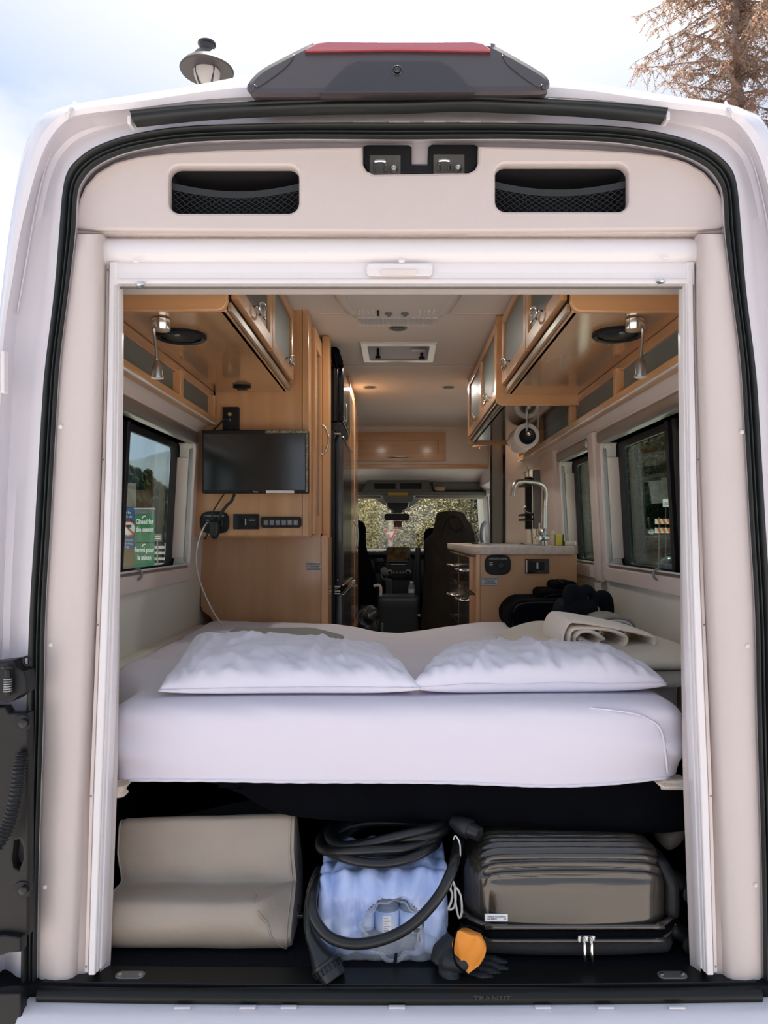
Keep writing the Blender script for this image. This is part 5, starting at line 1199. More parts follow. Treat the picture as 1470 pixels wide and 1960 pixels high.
along('far_plug', [(.013, -.02), (.020, 0), (.024, .02), (.024, .032), (.019, .034), (.017, .060), (0, .061)], MATS['plug_plastic'], cd_, a2, ax2, 18)
tube('tie_tag', [P(868, 1607, 1.80), P(872, 1600, 1.79), P(880, 1615, 1.79), P(881, 1640, 1.80)], .0018, 'paleprint', cd_, seg=5)
cb2 = thing('carabiner', 'pale grey plastic clip on a strap between the water pack and suitcase', 'clip', P(872, 1755, 1.80))
bm = bmesh.new()
tube_bm(bm, catmull([P(a, b, 1.80) for a, b in ((866, 1686), (862, 1700), (866, 1712), (863, 1728), (858, 1740), (868, 1738), (872, 1722), (871, 1700))], 3, True), .0028, 6, closed=True)
tube_bm(bm, catmull([P(a, b, 1.795) for a, b in ((872, 1698), (882, 1715), (884, 1745), (879, 1757), (874, 1740), (871, 1715))], 3, True), .0026, 6, closed=True)
from_bm('clip_body', bm, mat('clip_grey', (.50, .50, .48), .45), cb2, True)

# gloves: dark hand, orange cuff lining turned up
gv = thing('work_glove', 'black work glove with bright orange cuff lining lying by the suitcase', 'glove', P(900, 1888, 1.72))
bm = soft_bm(X(838, 1.74), X(905, 1.74), Yd(1.722), Yd(1.80), .003, .055, .03, (12, 10, 8), lambda c: Vector((c.x, c.y, c.z + .012 * sstep(-.0, -.1, c.x))))
for pts, r in (([P(895, 1868, 1.75), P(925, 1873, 1.735), P(948, 1881, 1.728)], [.014, .013, .011]), ([P(905, 1858, 1.77), P(938, 1862, 1.755), P(962, 1873, 1.745)], [.014, .013, .011]),
               ([P(905, 1848, 1.79), P(942, 1850, 1.775), P(968, 1860, 1.765)], [.014, .013, .011]), ([P(915, 1836, 1.81), P(945, 1838, 1.80), P(966, 1845, 1.795)], [.012, .011, .010]), ([P(850, 1850, 1.75), P(858, 1872, 1.735), P(878, 1884, 1.725), P(900, 1884, 1.722)], [.018, .017, .014, .011])):
    tube_bm(bm, pts, r, 10)
    bmesh.ops.create_uvsphere(bm, u_segments=10, v_segments=8, radius=r[-1] * .98, matrix=Matrix.Translation(pts[-1]))
tube_bm(bm, [P(842, 1845, 1.76), P(850, 1825, 1.765), P(872, 1800, 1.775)], [.026, .030, .026], 12)
fuse('glove_hand', bm, mat('glove_black', (.010, .012, .015), .6, bump=.5, bscale=200), gv, .0035, 2, fn=lambda c: c + Vector((.0015 * nz(c, 60), .002 * ridge(c, 40, 2), .0015 * nz(c, 50, 4))))
rings = []
for i in range(15):
    t = i / 14; cx_, cy_ = 899 + 2 * t, 1786 + (1846 - 1786) * t
    wpx = 25 * math.sin(math.pi * (.22 + .60 * t)) + 3
    ring = []
    for k in range(20):
        a = 2 * math.pi * k / 20
        ring.append(P(cx_ + wpx * math.cos(a) * (1 if math.cos(a) > 0 else 1.15) + 3 * math.sin(3 * a + t * 4), cy_ + 6 * math.cos(a) * (1 - t) - 6 * (1 - t), 1.735) + Vector((0, .013 * math.sin(a) * (1.1 - .5 * t) - .008 * (1 - t) + .003 * math.sin(5 * a + 6 * t), 0)))
    rings.append(ring)
rings.append([P(896, 1864, 1.722)] * 20)
loft('orange_cuff', rings, mat('orange_leather', (.80, .29, .035), .55, bump=.4, bscale=60, var=.12, vscale=18), gv, closed=True, caps=True, smooth=True)
tube('cuff_edging', [P(a, b, 1.722) for a, b in ((926, 1795), (922, 1784), (905, 1775), (890, 1772), (876, 1780), (869, 1800), (868, 1825), (874, 1846), (890, 1862))], .0022, 'blackfab', gv, seg=6)

# suitcase
sc = thing('suitcase', 'dark bronze ribbed hard shell suitcase lying at the right of the cargo floor', 'suitcase', (.42, Yd(2.05), .0))
shell = mat('suitcase_shell', (.060, .052, .042), .16, metal=.35, coat=.7, var=.1, vscale=4)
SX0, SX1 = X(893, 1.80), X(1300, 1.80)
def lidf(c):
    c.z = max(c.z, .084)
    # end taper and barrel front seen from above
    c.y -= .018 * (1 - ((c.x - .415) / .26) ** 2)
    up = sstep(.183, .195, c.z); ins = sstep(SX0 + .03, SX0 + .06, c.x) * sstep(SX1 - .02, SX1 - .045, c.x)
    ph = (c.y + c.z * .7) / .0235
    c.z += up * ins * .0050 * max(-.6, math.sin(2 * math.pi * ph)); c.y -= up * ins * .003 * math.sin(2 * math.pi * ph) * sstep(.25, .22, c.z)
    return c
soft('lid_shell', SX0, SX1, Yd(1.802), Yd(2.40), -.10, .250, .088, shell, sc, n=(44, 170, 64), fn=lidf)
def bowf(c): c.y -= .018 * (1 - ((c.x - .415) / .26) ** 2); return c
soft('lower_shell', SX0 + .006, SX1 - .004, Yd(1.812), Yd(2.39), .004, .056, .03, mat('suitcase_fabric', (.016, .016, .018), .75, bump=.4, bscale=200), sc, n=(30, 20, 10), fn=bowf)
for nm, z, out, m_, hh in (('upper_rim', .086, .008, shell, .0065), ('zip_tape', .070, .003, 'blackfab', .0105), ('lower_rim', .054, .008, shell, .0050)):
    loop_ = [bowf(Vector((a, b, z))) for a, b in rrect(SX0 - out * .6, SX1 + out * .6, Yd(1.802) - out, Yd(2.40), .075, 10)]
    loop_ = [Vector((p.x, p.y, p.z + .010 * sstep(.55, .68, p.x) + .004 * sstep(.25, .16, p.x))) for p in loop_]
    tube(nm, loop_, hh, m_, sc, seg=8, n=3, closed=True)
lab_ = thing('luggage_sticker', None, None, P(950, 1764, 1.78)); lab_.parent = sc; lab_.location = ORI[lab_] - ORI[sc]
pbox('sticker_card', 928, 1750, 972, 1764, 1.7905, .004, cap_, lab_, bev=.0005)
text('sticker_text', 'MADE IN CHINA\n86 20073          14', X(951, 1.79), Yd(1.7895), Z(1757, 1.79), .0052, 'grey', lab_, sx=1.1)
pbox('scuff_tape', 1063, 1733, 1076, 1757, 1.785, .002, film_c, sc, bev=0)
pbox('zip_lock', 1106, 1792, 1140, 1806, 1.772, .012, 'chrome', sc, bev=.003)
for px in (1119, 1133):
    z0_ = Z(1806, 1.765)
    tube('zip_pull', [P(px - 1, 1797, 1.762), P(px, 1808, 1.758), P(px, 1826, 1.757), P(px + 2, 1845, 1.758)], [.0022, .0030, .0046, .0030], 'chrome', sc, seg=8, n=1)
    tube('zip_slider', [P(px - 4, 1792, 1.768), P(px, 1798, 1.760), P(px + 3, 1804, 1.765)], .003, 'steel', sc, seg=6, n=2)
lathe('lock_button', P(1234, 1614, 1.90), [(.006, .004), (.006, -.002), (0, -.003)], 'steel', sc, axis='y', seg=12)
soft('corner_guard', SX1 - .028, SX1 + .006, Yd(1.800), Yd(1.92), .09, .225, .03, 'blackplastic', sc, n=(6, 10, 10), fn=lambda c: Vector((c.x - .018 * sstep(.17, .225, c.z), c.y + .02 * sstep(.17, .225, c.z), c.z)))
for z, nm in ((.165, 'wheel_bracket'), (.045, 'wheel_bracket')):
    w_ = soft(nm, SX1 - .01, SX1 + .050, Yd(1.83), Yd(1.88), z - .018, z + .022, .015, 'blackplastic', sc, n=(8, 6, 6), fn=lambda c: Vector((c.x, c.y, c.z - .02 * sstep(SX1, SX1 + .05, c.x))))
    lathe('wheel', (SX1 + .038, Yd(1.83), z - .020), [(.020, .006), (.022, 0), (.022, -.012), (.008, -.014), (.005, -.018), (0, -.018)], 'rubber', w_, axis='y', seg=18)
# ================================================================ CAB
cr = thing('cab_headliner', 'grey overhead console and headliner above the windscreen', 'console', (0, Yd(7.3), 1.4))
loft('headliner', [[Vector((x, Yd(d), z)) for x in (-.88, -.5, 0, .5, .88)] for d, z in ((6.86, 1.585), (7.3, 1.56), (7.55, 1.52), (7.62, 1.50))], 'ceil', cr)
D = 7.5
box('shelf_back', -.88, .88, Yd(7.62), Yd(7.65), Z(950, 7.6), Z(915, 7.6), 'cabgrey', cr, bev=0)
plate('pocket_console', [[(X(a, D), Z(b, D)) for a, b in ((692,942),(705,918),(818,918),(830,942))], [(X(a, D), Z(b, D)) for a, b in ((716,925),(757,925),(757,936),(716,936))], [(X(a, D), Z(b, D)) for a, b in ((766,925),(807,925),(807,936),(766,936))]], .05, mat('cab_console', (.13, .135, .13), .6), cr, bev=.004, at=Yd(D))
for a in (714, 764): pbox('pocket_recess', a, 923, a + 45, 938, D + .04, .05, 'blackplastic', cr)
pbox('header_beam', 640, 941, 934, 949, D - .03, .16, 'cab_console' if 'cab_console' in M else MATS['cab_console'], cr, bev=.01)
pbox('right_shelf_lining', 828, 923, 926, 938, D + .06, .06, 'grey', cr, bev=.01)
for a, b in ((640, 728), (795, 928)): pbox('sun_visor', a, 949, b, 955, 7.55, .03, mat('visor_cream', (.42, .39, .34), .7), cr, bev=.008)
pbox('warning_sticker', 743, 943, 780, 948, D - .036, .004, mat('sticker_yellow', (.62, .38, .02), .5), cr, bev=0)
plate('map_lights', [[(X(a, 7.4), Z(b, 7.4)) for a, b in ((731,948),(792,948),(788,961),(736,961))]], .06, MATS['cab_console'], cr, bev=.006, at=Yd(7.40))
tis = soft('tissue_packet', X(832, 7.45), X(852, 7.45), Yd(7.45), Yd(7.52), Z(940, 7.45), Z(931, 7.45), .02, mat('tissue_pink', (.45, .27, .20), .6), None, n=(8, 4, 4)); tag(tis, 'small pinkish packet on the overhead shelf of the cab', 'packet')
# windscreen in its surround
D = 7.9
def wsh(px0, py0, px1, py1, r): return prrect(px0, py0, px1, py1, r, D, 6)
ws = thing('windscreen', 'wide clear windscreen at the front of the cab', None, (0, Yd(D), .86), kind='structure')
plate('screen_surround', [[(-1.0, .0), (1.0, .0), (1.0, 1.62), (-1.0, 1.62)], rrect(-.90, X(932, D), Z(1051, D), Z(955, D), .07, 6)], .03, MATS['cab_console'], ws, at=Yd(D), bev=.004)
plate('pane', [rrect(-.92, .95, Z(1053, D), Z(953, D), .06, 6)], .006, 'glasslight', ws, at=Yd(D) + .032)
tube('pillar_handle', [P(929, 1000, 7.7), P(923, 1008, 7.66), P(921, 1030, 7.66), P(926, 1048, 7.7)], .02, 'grey', ws, seg=6)
rm = thing('rear_view_mirror', 'black rear view mirror hanging from the windscreen centre', 'mirror', P(760, 996, 7.6))
plate('mirror_case', [prrect(735.5, 983, 784, 996, 5, 7.55)], .04, 'blackplastic', rm, bev=.006, at=Yd(7.55))
plate('sensor_housing', [[(X(a, 7.62), Z(b, 7.62)) for a, b in ((738,961),(783,961),(779,972),(768,982),(752,982),(742,972))]], .06, 'cabdark', rm, bev=.008, at=Yd(7.62))
plate('camera_cover', [[(X(a, 7.80), Z(b, 7.80)) for a, b in ((716,954),(808,954),(784,972),(744,972))]], .03, 'cabgrey', rm, bev=.004, at=Yd(7.80))
for s in (-1, 1): tube('wire_loop', [P(761 + s * 21, 962, 7.58), P(761 + s * 19, 972, 7.58), P(761 + s * 8, 979, 7.58)], .008, 'steel', rm, seg=6)
pm = thing('parking_permit', 'small maroon tag hanging below the rear view mirror', 'tag', P(762, 1010, 7.6))
pbox('tag_card', 754, 997, 769, 1009, 7.62, .004, mat('maroon', (.16, .03, .07), .5), pm, bev=0); pbox('tag_strip', 754, 1009.5, 768, 1012, 7.62, .004, 'paleprint', pm, bev=0)
pbox('tag_grid', 756, 999, 767, 1000, 7.615, .003, 'ink', pm, bev=0)
# dashboard
db = thing('dashboard', 'dark dashboard with vents and knobs below the windscreen', 'dashboard', (0, Yd(7.4), 0))
D = 7.45
box('dash_top', -.86, .86, Yd(7.35), Yd(7.88), Z(1054, D) - .05, Z(1054, D), 'cabdark', db, bev=.02, seg=3)
box('dash_face', -.86, .86, Yd(D), Yd(7.85), .25, Z(1060, D), 'cabdark', db, bev=.02)
pbox('dash_highlight', 700, 1052, 935, 1054.5, 7.7, .1, mat('dash_painted_highlight', (.50, .48, .45), .5), db, bev=0)  # pale strip painted in as the highlight along the dash top
D = 7.40
pbox('centre_stack', 735, 1068, 792, 1108, D, .10, 'cabdark', db, bev=.02)
for i in range(5): pbox('vent_slat', 717, 1074 + i * 4.6, 735, 1076 + i * 4.6, D + .01, .03, 'glossblack', db, bev=.002)
pbox('vent_opening', 716, 1068, 734, 1074, D + .02, .02, 'glossblack', db, bev=.002)
for px, py, r in ((744.5, 1079, .016), (781, 1079, .016), (745.5, 1096, .030), (781, 1096, .030)):
    c = P(px, py, D - .01); lathe('knob_ring', c, [(r, .02), (r, -.01), (r * .75, -.014), (r * .72, -.004), (0, -.004)], 'chrome', db, axis='y', seg=20)
    lathe('knob', c, [(r * .70, .0), (r * .66, -.022), (0, -.024)], 'blackplastic', db, axis='y', seg=16)
pbox('chrome_strip', 748, 1079, 777, 1080.5, D - .01, .02, 'chrome', db, bev=.001)
for px in (752, 758, 764, 770): pbox('dash_button', px, 1094, px + 4, 1098, D - .005, .02, 'grey', db, bev=.002)
scn = thing('centre_screen', 'upright touch screen at the centre of the dashboard', 'screen', P(762, 1075, D))
plate('screen_bezel', [prrect(739, 1046, 786, 1077, 5, D - .05)], .04, 'glossblack', scn, bev=.006, at=Yd(D - .05))
plate('screen_glass', [prrect(741, 1048, 784, 1074, 3, D - .054)], .004, mat('screen_painted_reflection', (.22, .14, .05), .55, col2=(.012, .010, .006), vscale=16, spec=.2), scn, at=Yd(D - .055))  # ochre patches in the colour imitate a reflection on the screen
gs2 = thing('gear_lever', 'chrome and black gear lever on the dashboard', 'gear lever', P(737, 1115, 7.2))
bm = bmesh.new(); bmesh.ops.create_uvsphere(bm, u_segments=16, v_segments=12, radius=.034, matrix=Matrix.Translation(P(735, 1094, 7.2)) @ Matrix.Diagonal((1, 1, 1.3, 1)))
from_bm('lever_knob', bm, 'grey', gs2, True)
tube('lever_collar', [P(730, 1094, 7.19), P(731, 1104, 7.19), P(736, 1109, 7.19), P(741, 1104, 7.19), P(742, 1094, 7.19)], .006, 'chrome', gs2, seg=6)
tube('lever_boot', [P(736, 1104, 7.2), P(737, 1118, 7.22), P(739, 1132, 7.25)], [.02, .03, .04], 'blackplastic', gs2, seg=10, n=1)
cn = thing('centre_console', 'dark centre console box between the front seats', 'console', P(765, 1200, 6.9))
plate('console_side', [[(X(a, 7.0), Z(b, 7.0)) for a, b in ((738,1110),(750,1110),(752,1145),(786,1146),(800,1140),(800,1240),(722,1240),(722,1150),(738,1140))]], .25, mat('console_blue', (.030, .040, .052), .5), cn, bev=.01, at=Yd(7.0))
soft('armrest_box', X(722, 6.6), X(803, 6.6), Yd(6.5), Yd(6.9), Z(1260, 6.6), Z(1140, 6.6), .03, 'cabdark', cn, n=(10, 8, 10))
for px in (720, 802): pbox('console_latch', px - 3, 1176, px + 3, 1181, 6.48, .03, 'steel', cn, bev=.004)
t = thing('water_bottle', 'clear water bottle standing on the centre console in the cab', 'bottle', P(788, 1140, 6.75))
c = P(788, 1141, 6.75)
lathe('bottle_body', c, [(.022, 0), (.031, .006), (.031, .03), (.029, .035), (.031, .04), (.031, .075), (.026, .095), (.013, .108), (.013, .114)], btl, t, seg=16)
lathe('bottle_cap', c, [(.016, .112), (.016, .126), (0, .128)], cap_, t, seg=12); lathe('bottle_label', c, [(.0315, .03), (.0318, .031), (.0318, .058), (.0315, .059)], cap_, t, seg=16)
# front seats
sr = thing('driver_seat', 'black front seat mostly hidden under the draped brown jacket', 'seat', (X(862, 6.6), Yd(6.6), .1))
soft('seat_back', X(812, 6.5), X(910, 6.5), Yd(6.5), Yd(6.68), .10, Z(1010, 6.5), .06, 'blackfab', sr, n=(12, 8, 16))
soft('headrest', X(838, 6.5), X(888, 6.5), Yd(6.52), Yd(6.64), Z(1012, 6.5), Z(985, 6.5), .05, 'blackfab', sr, n=(8, 6, 6))
soft('seat_base', X(806, 6.7), X(918, 6.7), Yd(6.7), Yd(7.2), .10, .48, .06, 'blackfab', sr, n=(10, 10, 6))
box('belt_post', X(795, 6.6), X(805, 6.6), Yd(6.6), Yd(6.64), .2, Z(1048, 6.6), 'blackplastic', sr, bev=.01)
jk = thing('brown_jacket', 'dark brown hooded jacket draped over the front seat', 'jacket', (X(862, 6.35), Yd(6.35), Z(1230, 6.35)))
D = 6.38; rings = []
tab = [(978, 846, 880), (981, 838, 890), (990, 835, 894), (1005, 832, 905), (1020, 829, 909), (1032, 815, 912), (1042, 812, 914), (1060, 816, 914), (1100, 816, 912), (1150, 812, 914), (1200, 808, 916), (1245, 806, 918)]
for i in range(45):
    y = 978 + (1245 - 978) * (i / 44) ** 1.25
    a = lerp_tab([(t_[0], t_[1]) for t_ in tab], y); b = lerp_tab([(t_[0], t_[2]) for t_ in tab], y); cxp, hw = (a + b) / 2, (b - a) / 2; ring = []
    for k in range(56):
        q = 2 * math.pi * k / 56; fold = 1 + .05 * math.sin(7 * q + y * .01) * sstep(1010, 1100, y)
        p = P(cxp + hw * math.cos(q) * fold * (1 if i else .8), y, D)
        p.y += .10 + (.13 + .02 * sstep(1010, 1100, y)) * math.sin(q) * (.75 if i < 3 else 1) + .015 * ridge((math.cos(q) * 2, y * .01, 0), 1.6, 3)
        ring.append(p)
    rings.append(ring)
loft('jacket_body', rings, mat('brown_cloth', (.018, .013, .008), .9, bump=.4, bscale=80), jk, closed=True, caps=True, smooth=True)
tube('hood_seam', [P(a, b, D - .05) for a, b in ((842, 1030), (846, 1005), (856, 990), (866, 985), (880, 992), (890, 1012), (892, 1030))], .007, MATS['brown_cloth'], jk, seg=6)
tube('hood_fold', [P(a, b, D - .05) for a, b in ((862, 1003), (868, 1012), (878, 1010), (884, 1002))], .008, MATS['brown_cloth'], jk, seg=6)
pl = thing('passenger_seat', 'black front seat beyond the refrigerator on the left of the cab', 'seat', (X(690, 6.7), Yd(6.7), .1))
soft('seat_back', X(600, 6.6), X(699, 6.6), Yd(6.6), Yd(6.8), .10, Z(995, 6.6), .07, 'blackfab', pl, n=(12, 8, 20), fn=lambda c: Vector((c.x + .10 * sstep(.95, .55, c.z), c.y, c.z)))
tube('armrest', [P(715, 1122, 6.6), P(726, 1121, 6.6), P(729, 1130, 6.6), P(727, 1148, 6.6)], .014, 'trimlight', pl, seg=8)
pbg = thing('plastic_bag', 'crumpled dark plastic bag on the floor beside the left front seat', 'bag', P(700, 1210, 5.9))
soft('bag_body', X(676, 5.9), X(722, 5.9), Yd(5.9), Yd(6.2), .001, Z(1162, 5.9), .10, mat('bin_bag', (.03, .032, .035), .18, coat=.6), pbg, n=(20, 14, 22), fn=lambda c: c + Vector((.02 * ridge(c, 9, 1), .03 * ridge(c, 11, 4), .01 * nz(c, 10))))
yb = box('floor_lever', X(729, 6.3), X(734, 6.3), Yd(6.3), Yd(6.33), 0, Z(1193, 6.3), mat('lever_blue', (.10, .14, .17), .4), None, bev=.004); tag(yb, 'slim blue grey lever standing on the cab floor', 'lever')

# ================================================================ OUTSIDE
GZ = -0.66
gr = struct(box('ground', -150, 150, -60, 300, GZ - .2, GZ, mat('pale_tarmac', (.62, .565, .53), .9, var=.2, vscale=.4, bump=.3, bscale=30), None, bev=0))
gr['label'] = 'pale tarmac ground around the van'
# --- mountain
vs = []; fs = []; NM, NK = 70, 12
for i in range(NM + 1):
    for k in range(NK + 1):
        x = -420 + 700 * i / NM; u = k / NK; prf = 62 + 22 * math.exp(-((x + 150) / 90) ** 2) + 14 * nz((x * .012, 0, 0), 1, 2)
        vs.append((x, 560 + 120 * u + 10 * nz((x * .03, k * .4, 0), 1), -2 + prf * (1 - (1 - u) ** 1.6) + 6 * nz((x * .03, u * 4, 1), 1, 5) * u))
for i in range(NM):
    for k in range(NK): a = i * (NK + 1) + k; fs.append((a, a + 1, a + NK + 2, a + NK + 1))
mo = raw('mountain', vs, fs, mat('hazy_mountain', (.10, .135, .17), .95, col2=(.15, .18, .21), vscale=.02), None, True); mo['kind'] = 'structure'; mo['label'] = 'hazy blue grey mountain beyond the trees'
# --- conifers
def leafy(nm):        # thin leaves let light through
    nt = MATS[nm].node_tree; b = nt.nodes['Principled BSDF']; tl = nt.nodes.new('ShaderNodeBsdfTranslucent'); ms = nt.nodes.new('ShaderNodeMixShader'); ms.inputs[0].default_value = .60
    src = b.inputs['Base Color'].links[0].from_socket; nt.links.new(src, tl.inputs['Color']); nt.links.new(b.outputs[0], ms.inputs[1]); nt.links.new(tl.outputs[0], ms.inputs[2]); nt.links.new(ms.outputs[0], nt.nodes['Material Output'].inputs['Surface'])
def conifer_mesh(name, h, rmax, n, seed, leaf, droop=.25, low=.08, thin=1.0):
    rnd = random.Random(seed); vs, fs = [], []
    for i in range(n):
        t = low + (1 - low) * (1 - math.sqrt(1 - rnd.random() * .985)); z = t * h
        lay = .80 + .20 * math.sin(z / h * 46 + seed); R = rmax * (1 - t) ** .85 * lay + .05
        a = rnd.random() * 2 * math.pi; r = R * (rnd.random() ** .45); a2 = a + rnd.uniform(-.5, .5)
        c = Vector((r * math.cos(a), r * math.sin(a), z - droop * r)); d = Vector((math.cos(a2), math.sin(a2), -droop - rnd.random() * .4)).normalized()
        L = leaf * (.6 + .9 * rnd.random()); w = L * .30 * thin; sd_ = d.cross(Vector((0, 0, 1))).normalized() * w; up = Vector((0, 0, w * .7)); b = len(vs)
        vs += [c - d * L * .5, c + sd_, c + d * L * .8, c - sd_, c + up]; fs += [(b, b + 1, b + 4), (b + 1, b + 2, b + 4), (b + 2, b + 3, b + 4), (b + 3, b, b + 4)]
    me = bpy.data.meshes.new(name); me.from_pydata([tuple(v) for v in vs], [], fs); me.update(); return me
needle = {'dark': mat('needles_dark', (.030, .070, .030), .8, var=.4, vscale=1.5), 'mid': mat('needles_olive', (.085, .10, .045), .8, var=.4, vscale=1.2), 'gold': mat('leaves_ochre', (.84, .76, .52), .8, col2=(.62, .60, .42), vscale=.9), 'pale': mat('leaves_grey_green', (.72, .73, .62), .8, col2=(.82, .77, .62), vscale=.7)}
for q_ in ('needles_dark', 'needles_olive', 'leaves_ochre', 'leaves_grey_green'): leafy(q_)
bark = mat('bark', (.30, .22, .18), .9, bump=.8, bscale=20, var=.3)
protos = {}
def tree(kind, m_, x, y, h, lab, group, nm='conifer'):
    key = (kind, m_)
    hp = {'spruce': 10.0, 'bush': 3.0}[kind]
    if key not in protos:
        if kind == 'spruce': cm = conifer_mesh('crown', 10, 1.55, 15000, len(protos) + 3, .30)
        else:
            rnd = random.Random(len(protos) + 40); vs, fs = [], []
            for i in range(50000):
                while True:
                    p = Vector((rnd.uniform(-1, 1), rnd.uniform(-1, 1), rnd.uniform(-1, 1)))
                    if p.length < 1: break
                p = p.normalized() * (p.length ** .5); lump = 1 + .35 * nz(p, 2.2, len(protos))
                c = Vector((p.x * 1.7 * lump, p.y * 1.7 * lump, 1.55 + p.z * 1.5 * lump)); L = .022 * rnd.uniform(.6, 1.6); a, b = rnd.uniform(0, 6.28), rnd.uniform(-1, 1)
                d = Vector((math.cos(a), math.sin(a), b)).normalized(); s_ = d.cross(Vector((.2, .1, 1))).normalized() * L * .45; k = len(vs)
                vs += [c - d * L, c + s_, c + d * L, c - s_]; fs.append((k, k + 1, k + 2, k + 3))
            cm = bpy.data.meshes.new('crown'); cm.from_pydata([tuple(v) for v in vs], [], fs); cm.update()
        cm.materials.append(needle[m_])
        bm = bmesh.new(); tube_bm(bm, [(0, 0, 0), (0, 0, hp * .5), (0, 0, hp * .88)], [hp * .016, hp * .008, .006], 8); tm = bpy.data.meshes.new('trunk'); bm.to_mesh(tm); bm.free(); tm.materials.append(bark)
        protos[key] = (cm, tm)
    cm, tm = protos[key]
    e = bpy.data.objects.new(nm, None); COL.objects.link(e); e.location = (x, y, GZ); k = h / hp; e.scale = (k, k, k); e.rotation_euler.z = random.uniform(0, 6.28)
    e['label'] = lab; e['category'] = 'tree' if kind == 'spruce' else 'shrub'; e['group'] = group
    for n_, me in (('crown', cm), ('trunk', tm)):
        o = bpy.data.objects.new(n_, me); COL.objects.link(o); o.parent = e
    return e
rnd = random.Random(5)
def T(px, D, h, kind, m_, lab, group, nm='conifer'): return tree(kind, m_, (px - CX) * D / F, Yd(D), h, lab, group, nm)
# seen through the left window (px 235..335)
for px, D, top in ((236, 26, 850), (248, 27, 862), (262, 29, 868), (272, 30, 878), (284, 31, 872), (293, 34, 892), (302, 36, 900), (311, 40, 908), (320, 42, 915), (330, 44, 905), (225, 25, 845), (252, 36, 880), (300, 28, 930), (322, 30, 940), (278, 40, 890), (340, 40, 900), (355, 45, 905)):
    T(px, D, ZC - GZ + (CY - top) * D / F, 'spruce', 'mid' if rnd.random() < .6 else 'dark', 'dark green conifer in the stand seen through the left window', 'conifers seen through the left window')
# through the windscreen
for px, D, h, m_ in ((668, 26, 6.5, 'pale'), (700, 24, 5.5, 'pale'), (735, 30, 7.5, 'pale'), (770, 22, 4.8, 'gold'), (800, 26, 5.8, 'gold'), (835, 24, 5.2, 'gold'), (860, 30, 7.5, 'pale'), (900, 25, 6.0, 'pale'), (935, 27, 7.0, 'pale'), (680, 36, 9.5, 'gold'), (720, 38, 9, 'pale'), (790, 38, 10, 'pale'), (850, 38, 10, 'gold'), (920, 38, 10, 'pale'), (755, 24, 4.0, 'gold'), (960, 34, 9, 'pale')):
    T(px, D, h, 'bush', m_, '%s leafy shrub in the thicket seen through the windscreen' % ('ochre' if m_ == 'gold' else 'grey green'), 'ochre shrubs in front of the van' if m_ == 'gold' else 'grey green shrubs in front of the van', 'shrub')
# through the right windows
for px, D, h, m_ in ((1090, 11, 5.5, 'dark'), (1120, 12, 7, 'dark'), (1150, 10, 6, 'dark'), (1175, 11, 7, 'dark'), (1200, 12, 6.5, 'dark'), (1225, 11, 6, 'mid'), (1250, 12, 8, 'dark'), (1275, 10.5, 6.5, 'mid'), (1300, 12, 7, 'dark'), (1135, 15, 9, 'dark'), (1190, 16, 10, 'dark'), (1240, 16, 9, 'mid'), (1290, 16, 9, 'dark'), (1340, 12, 5.0, 'dark')):
    T(px, D * 2.0, h * 1.1, 'bush' if rnd.random() < .6 else 'spruce', m_, 'dark green tree in the thicket beside the right windows', 'dark trees beside the right windows', 'evergreen_tree')
# larch at the top right, each limb with hanging twigs
def larch(x, y, h):
    t = thing('larch_tree', 'tall sparse conifer with reddish brown foliage rising behind the right roof edge', 'tree', (x, y, GZ))
    tube('trunk', [(x, y, GZ), (x + .05, y, GZ + h * .5), (x - .04, y, GZ + h)], [.16, .12, .03], bark, t, seg=10, n=1)
    rnd = random.Random(3); bw = bmesh.new(); vs, fs, vs2, fs2 = [], [], [], []
    for i in range(200):
        z = GZ + h * (.42 + .56 * rnd.random()); a = rnd.random() * 2 * math.pi; L = (2.25 - 1.3 * (z - GZ) / h * .7) * rnd.uniform(.55, 1.1)
        p = Vector((x, y, z)); d = Vector((math.cos(a), math.sin(a), .25)); pts = []
        for k in range(9):
            u = k / 8; pts.append(p + Vector((d.x * L * u, d.y * L * u, L * (.12 * u - .42 * u * u + .22 * u ** 3)))+ Vector((.04 * nz((i, k * .6, 0), 1), .04 * nz((i, k * .6, 5), 1), .03 * nz((i, k * .6, 9), 1))) * u)
        tube_bm(bw, pts, lambda q: .014 * (1 - q) + .003, 4)
        for k in range(1, 9):
            for _ in range(5):
                q = pts[k].lerp(pts[k - 1], rnd.random()); ta = rnd.random() * 6.28; tl = rnd.uniform(.10, .34)
                tip = q + Vector((math.cos(ta) * tl * .6, math.sin(ta) * tl * .6, -tl * rnd.uniform(.1, 1.0)))
                tube_bm(bw, [q, q.lerp(tip, .6) + Vector((0, 0, .02)), tip], .0028, 3, cap=False)
                for m in range(11):
                    c = q.lerp(tip, (m + .5) / 11); na = rnd.random() * 6.28; nl = rnd.uniform(.018, .045); dd_ = Vector((math.cos(na), math.sin(na), rnd.uniform(-.6, .5))) * nl; w = Vector((-dd_.y, dd_.x, .004)) * .28
                    V_, F_ = (vs, fs) if rnd.random() < .6 else (vs2, fs2); b = len(V_); V_ += [c, c + dd_ * .5 + w, c + dd_, c + dd_ * .5 - w]; F_.append((b, b + 1, b + 2, b + 3))
    from_bm('branches', bw, bark, t, props={'kind': 'stuff'})
    for nm, V_, F_, m_ in (('needles', vs, fs, mat('needles_russet', (.44, .25, .17), .85, var=.3, vscale=3)), ('needles', vs2, fs2, mat('needles_faded', (.36, .30, .21), .85, var=.3, vscale=3))):
        raw(nm, V_, F_, m_, t, props={'kind': 'stuff'}, recalc=False)
    leafy('needles_russet'); leafy('needles_faded')
larch(X(1412, 10.5), Yd(10.5), 9.6)
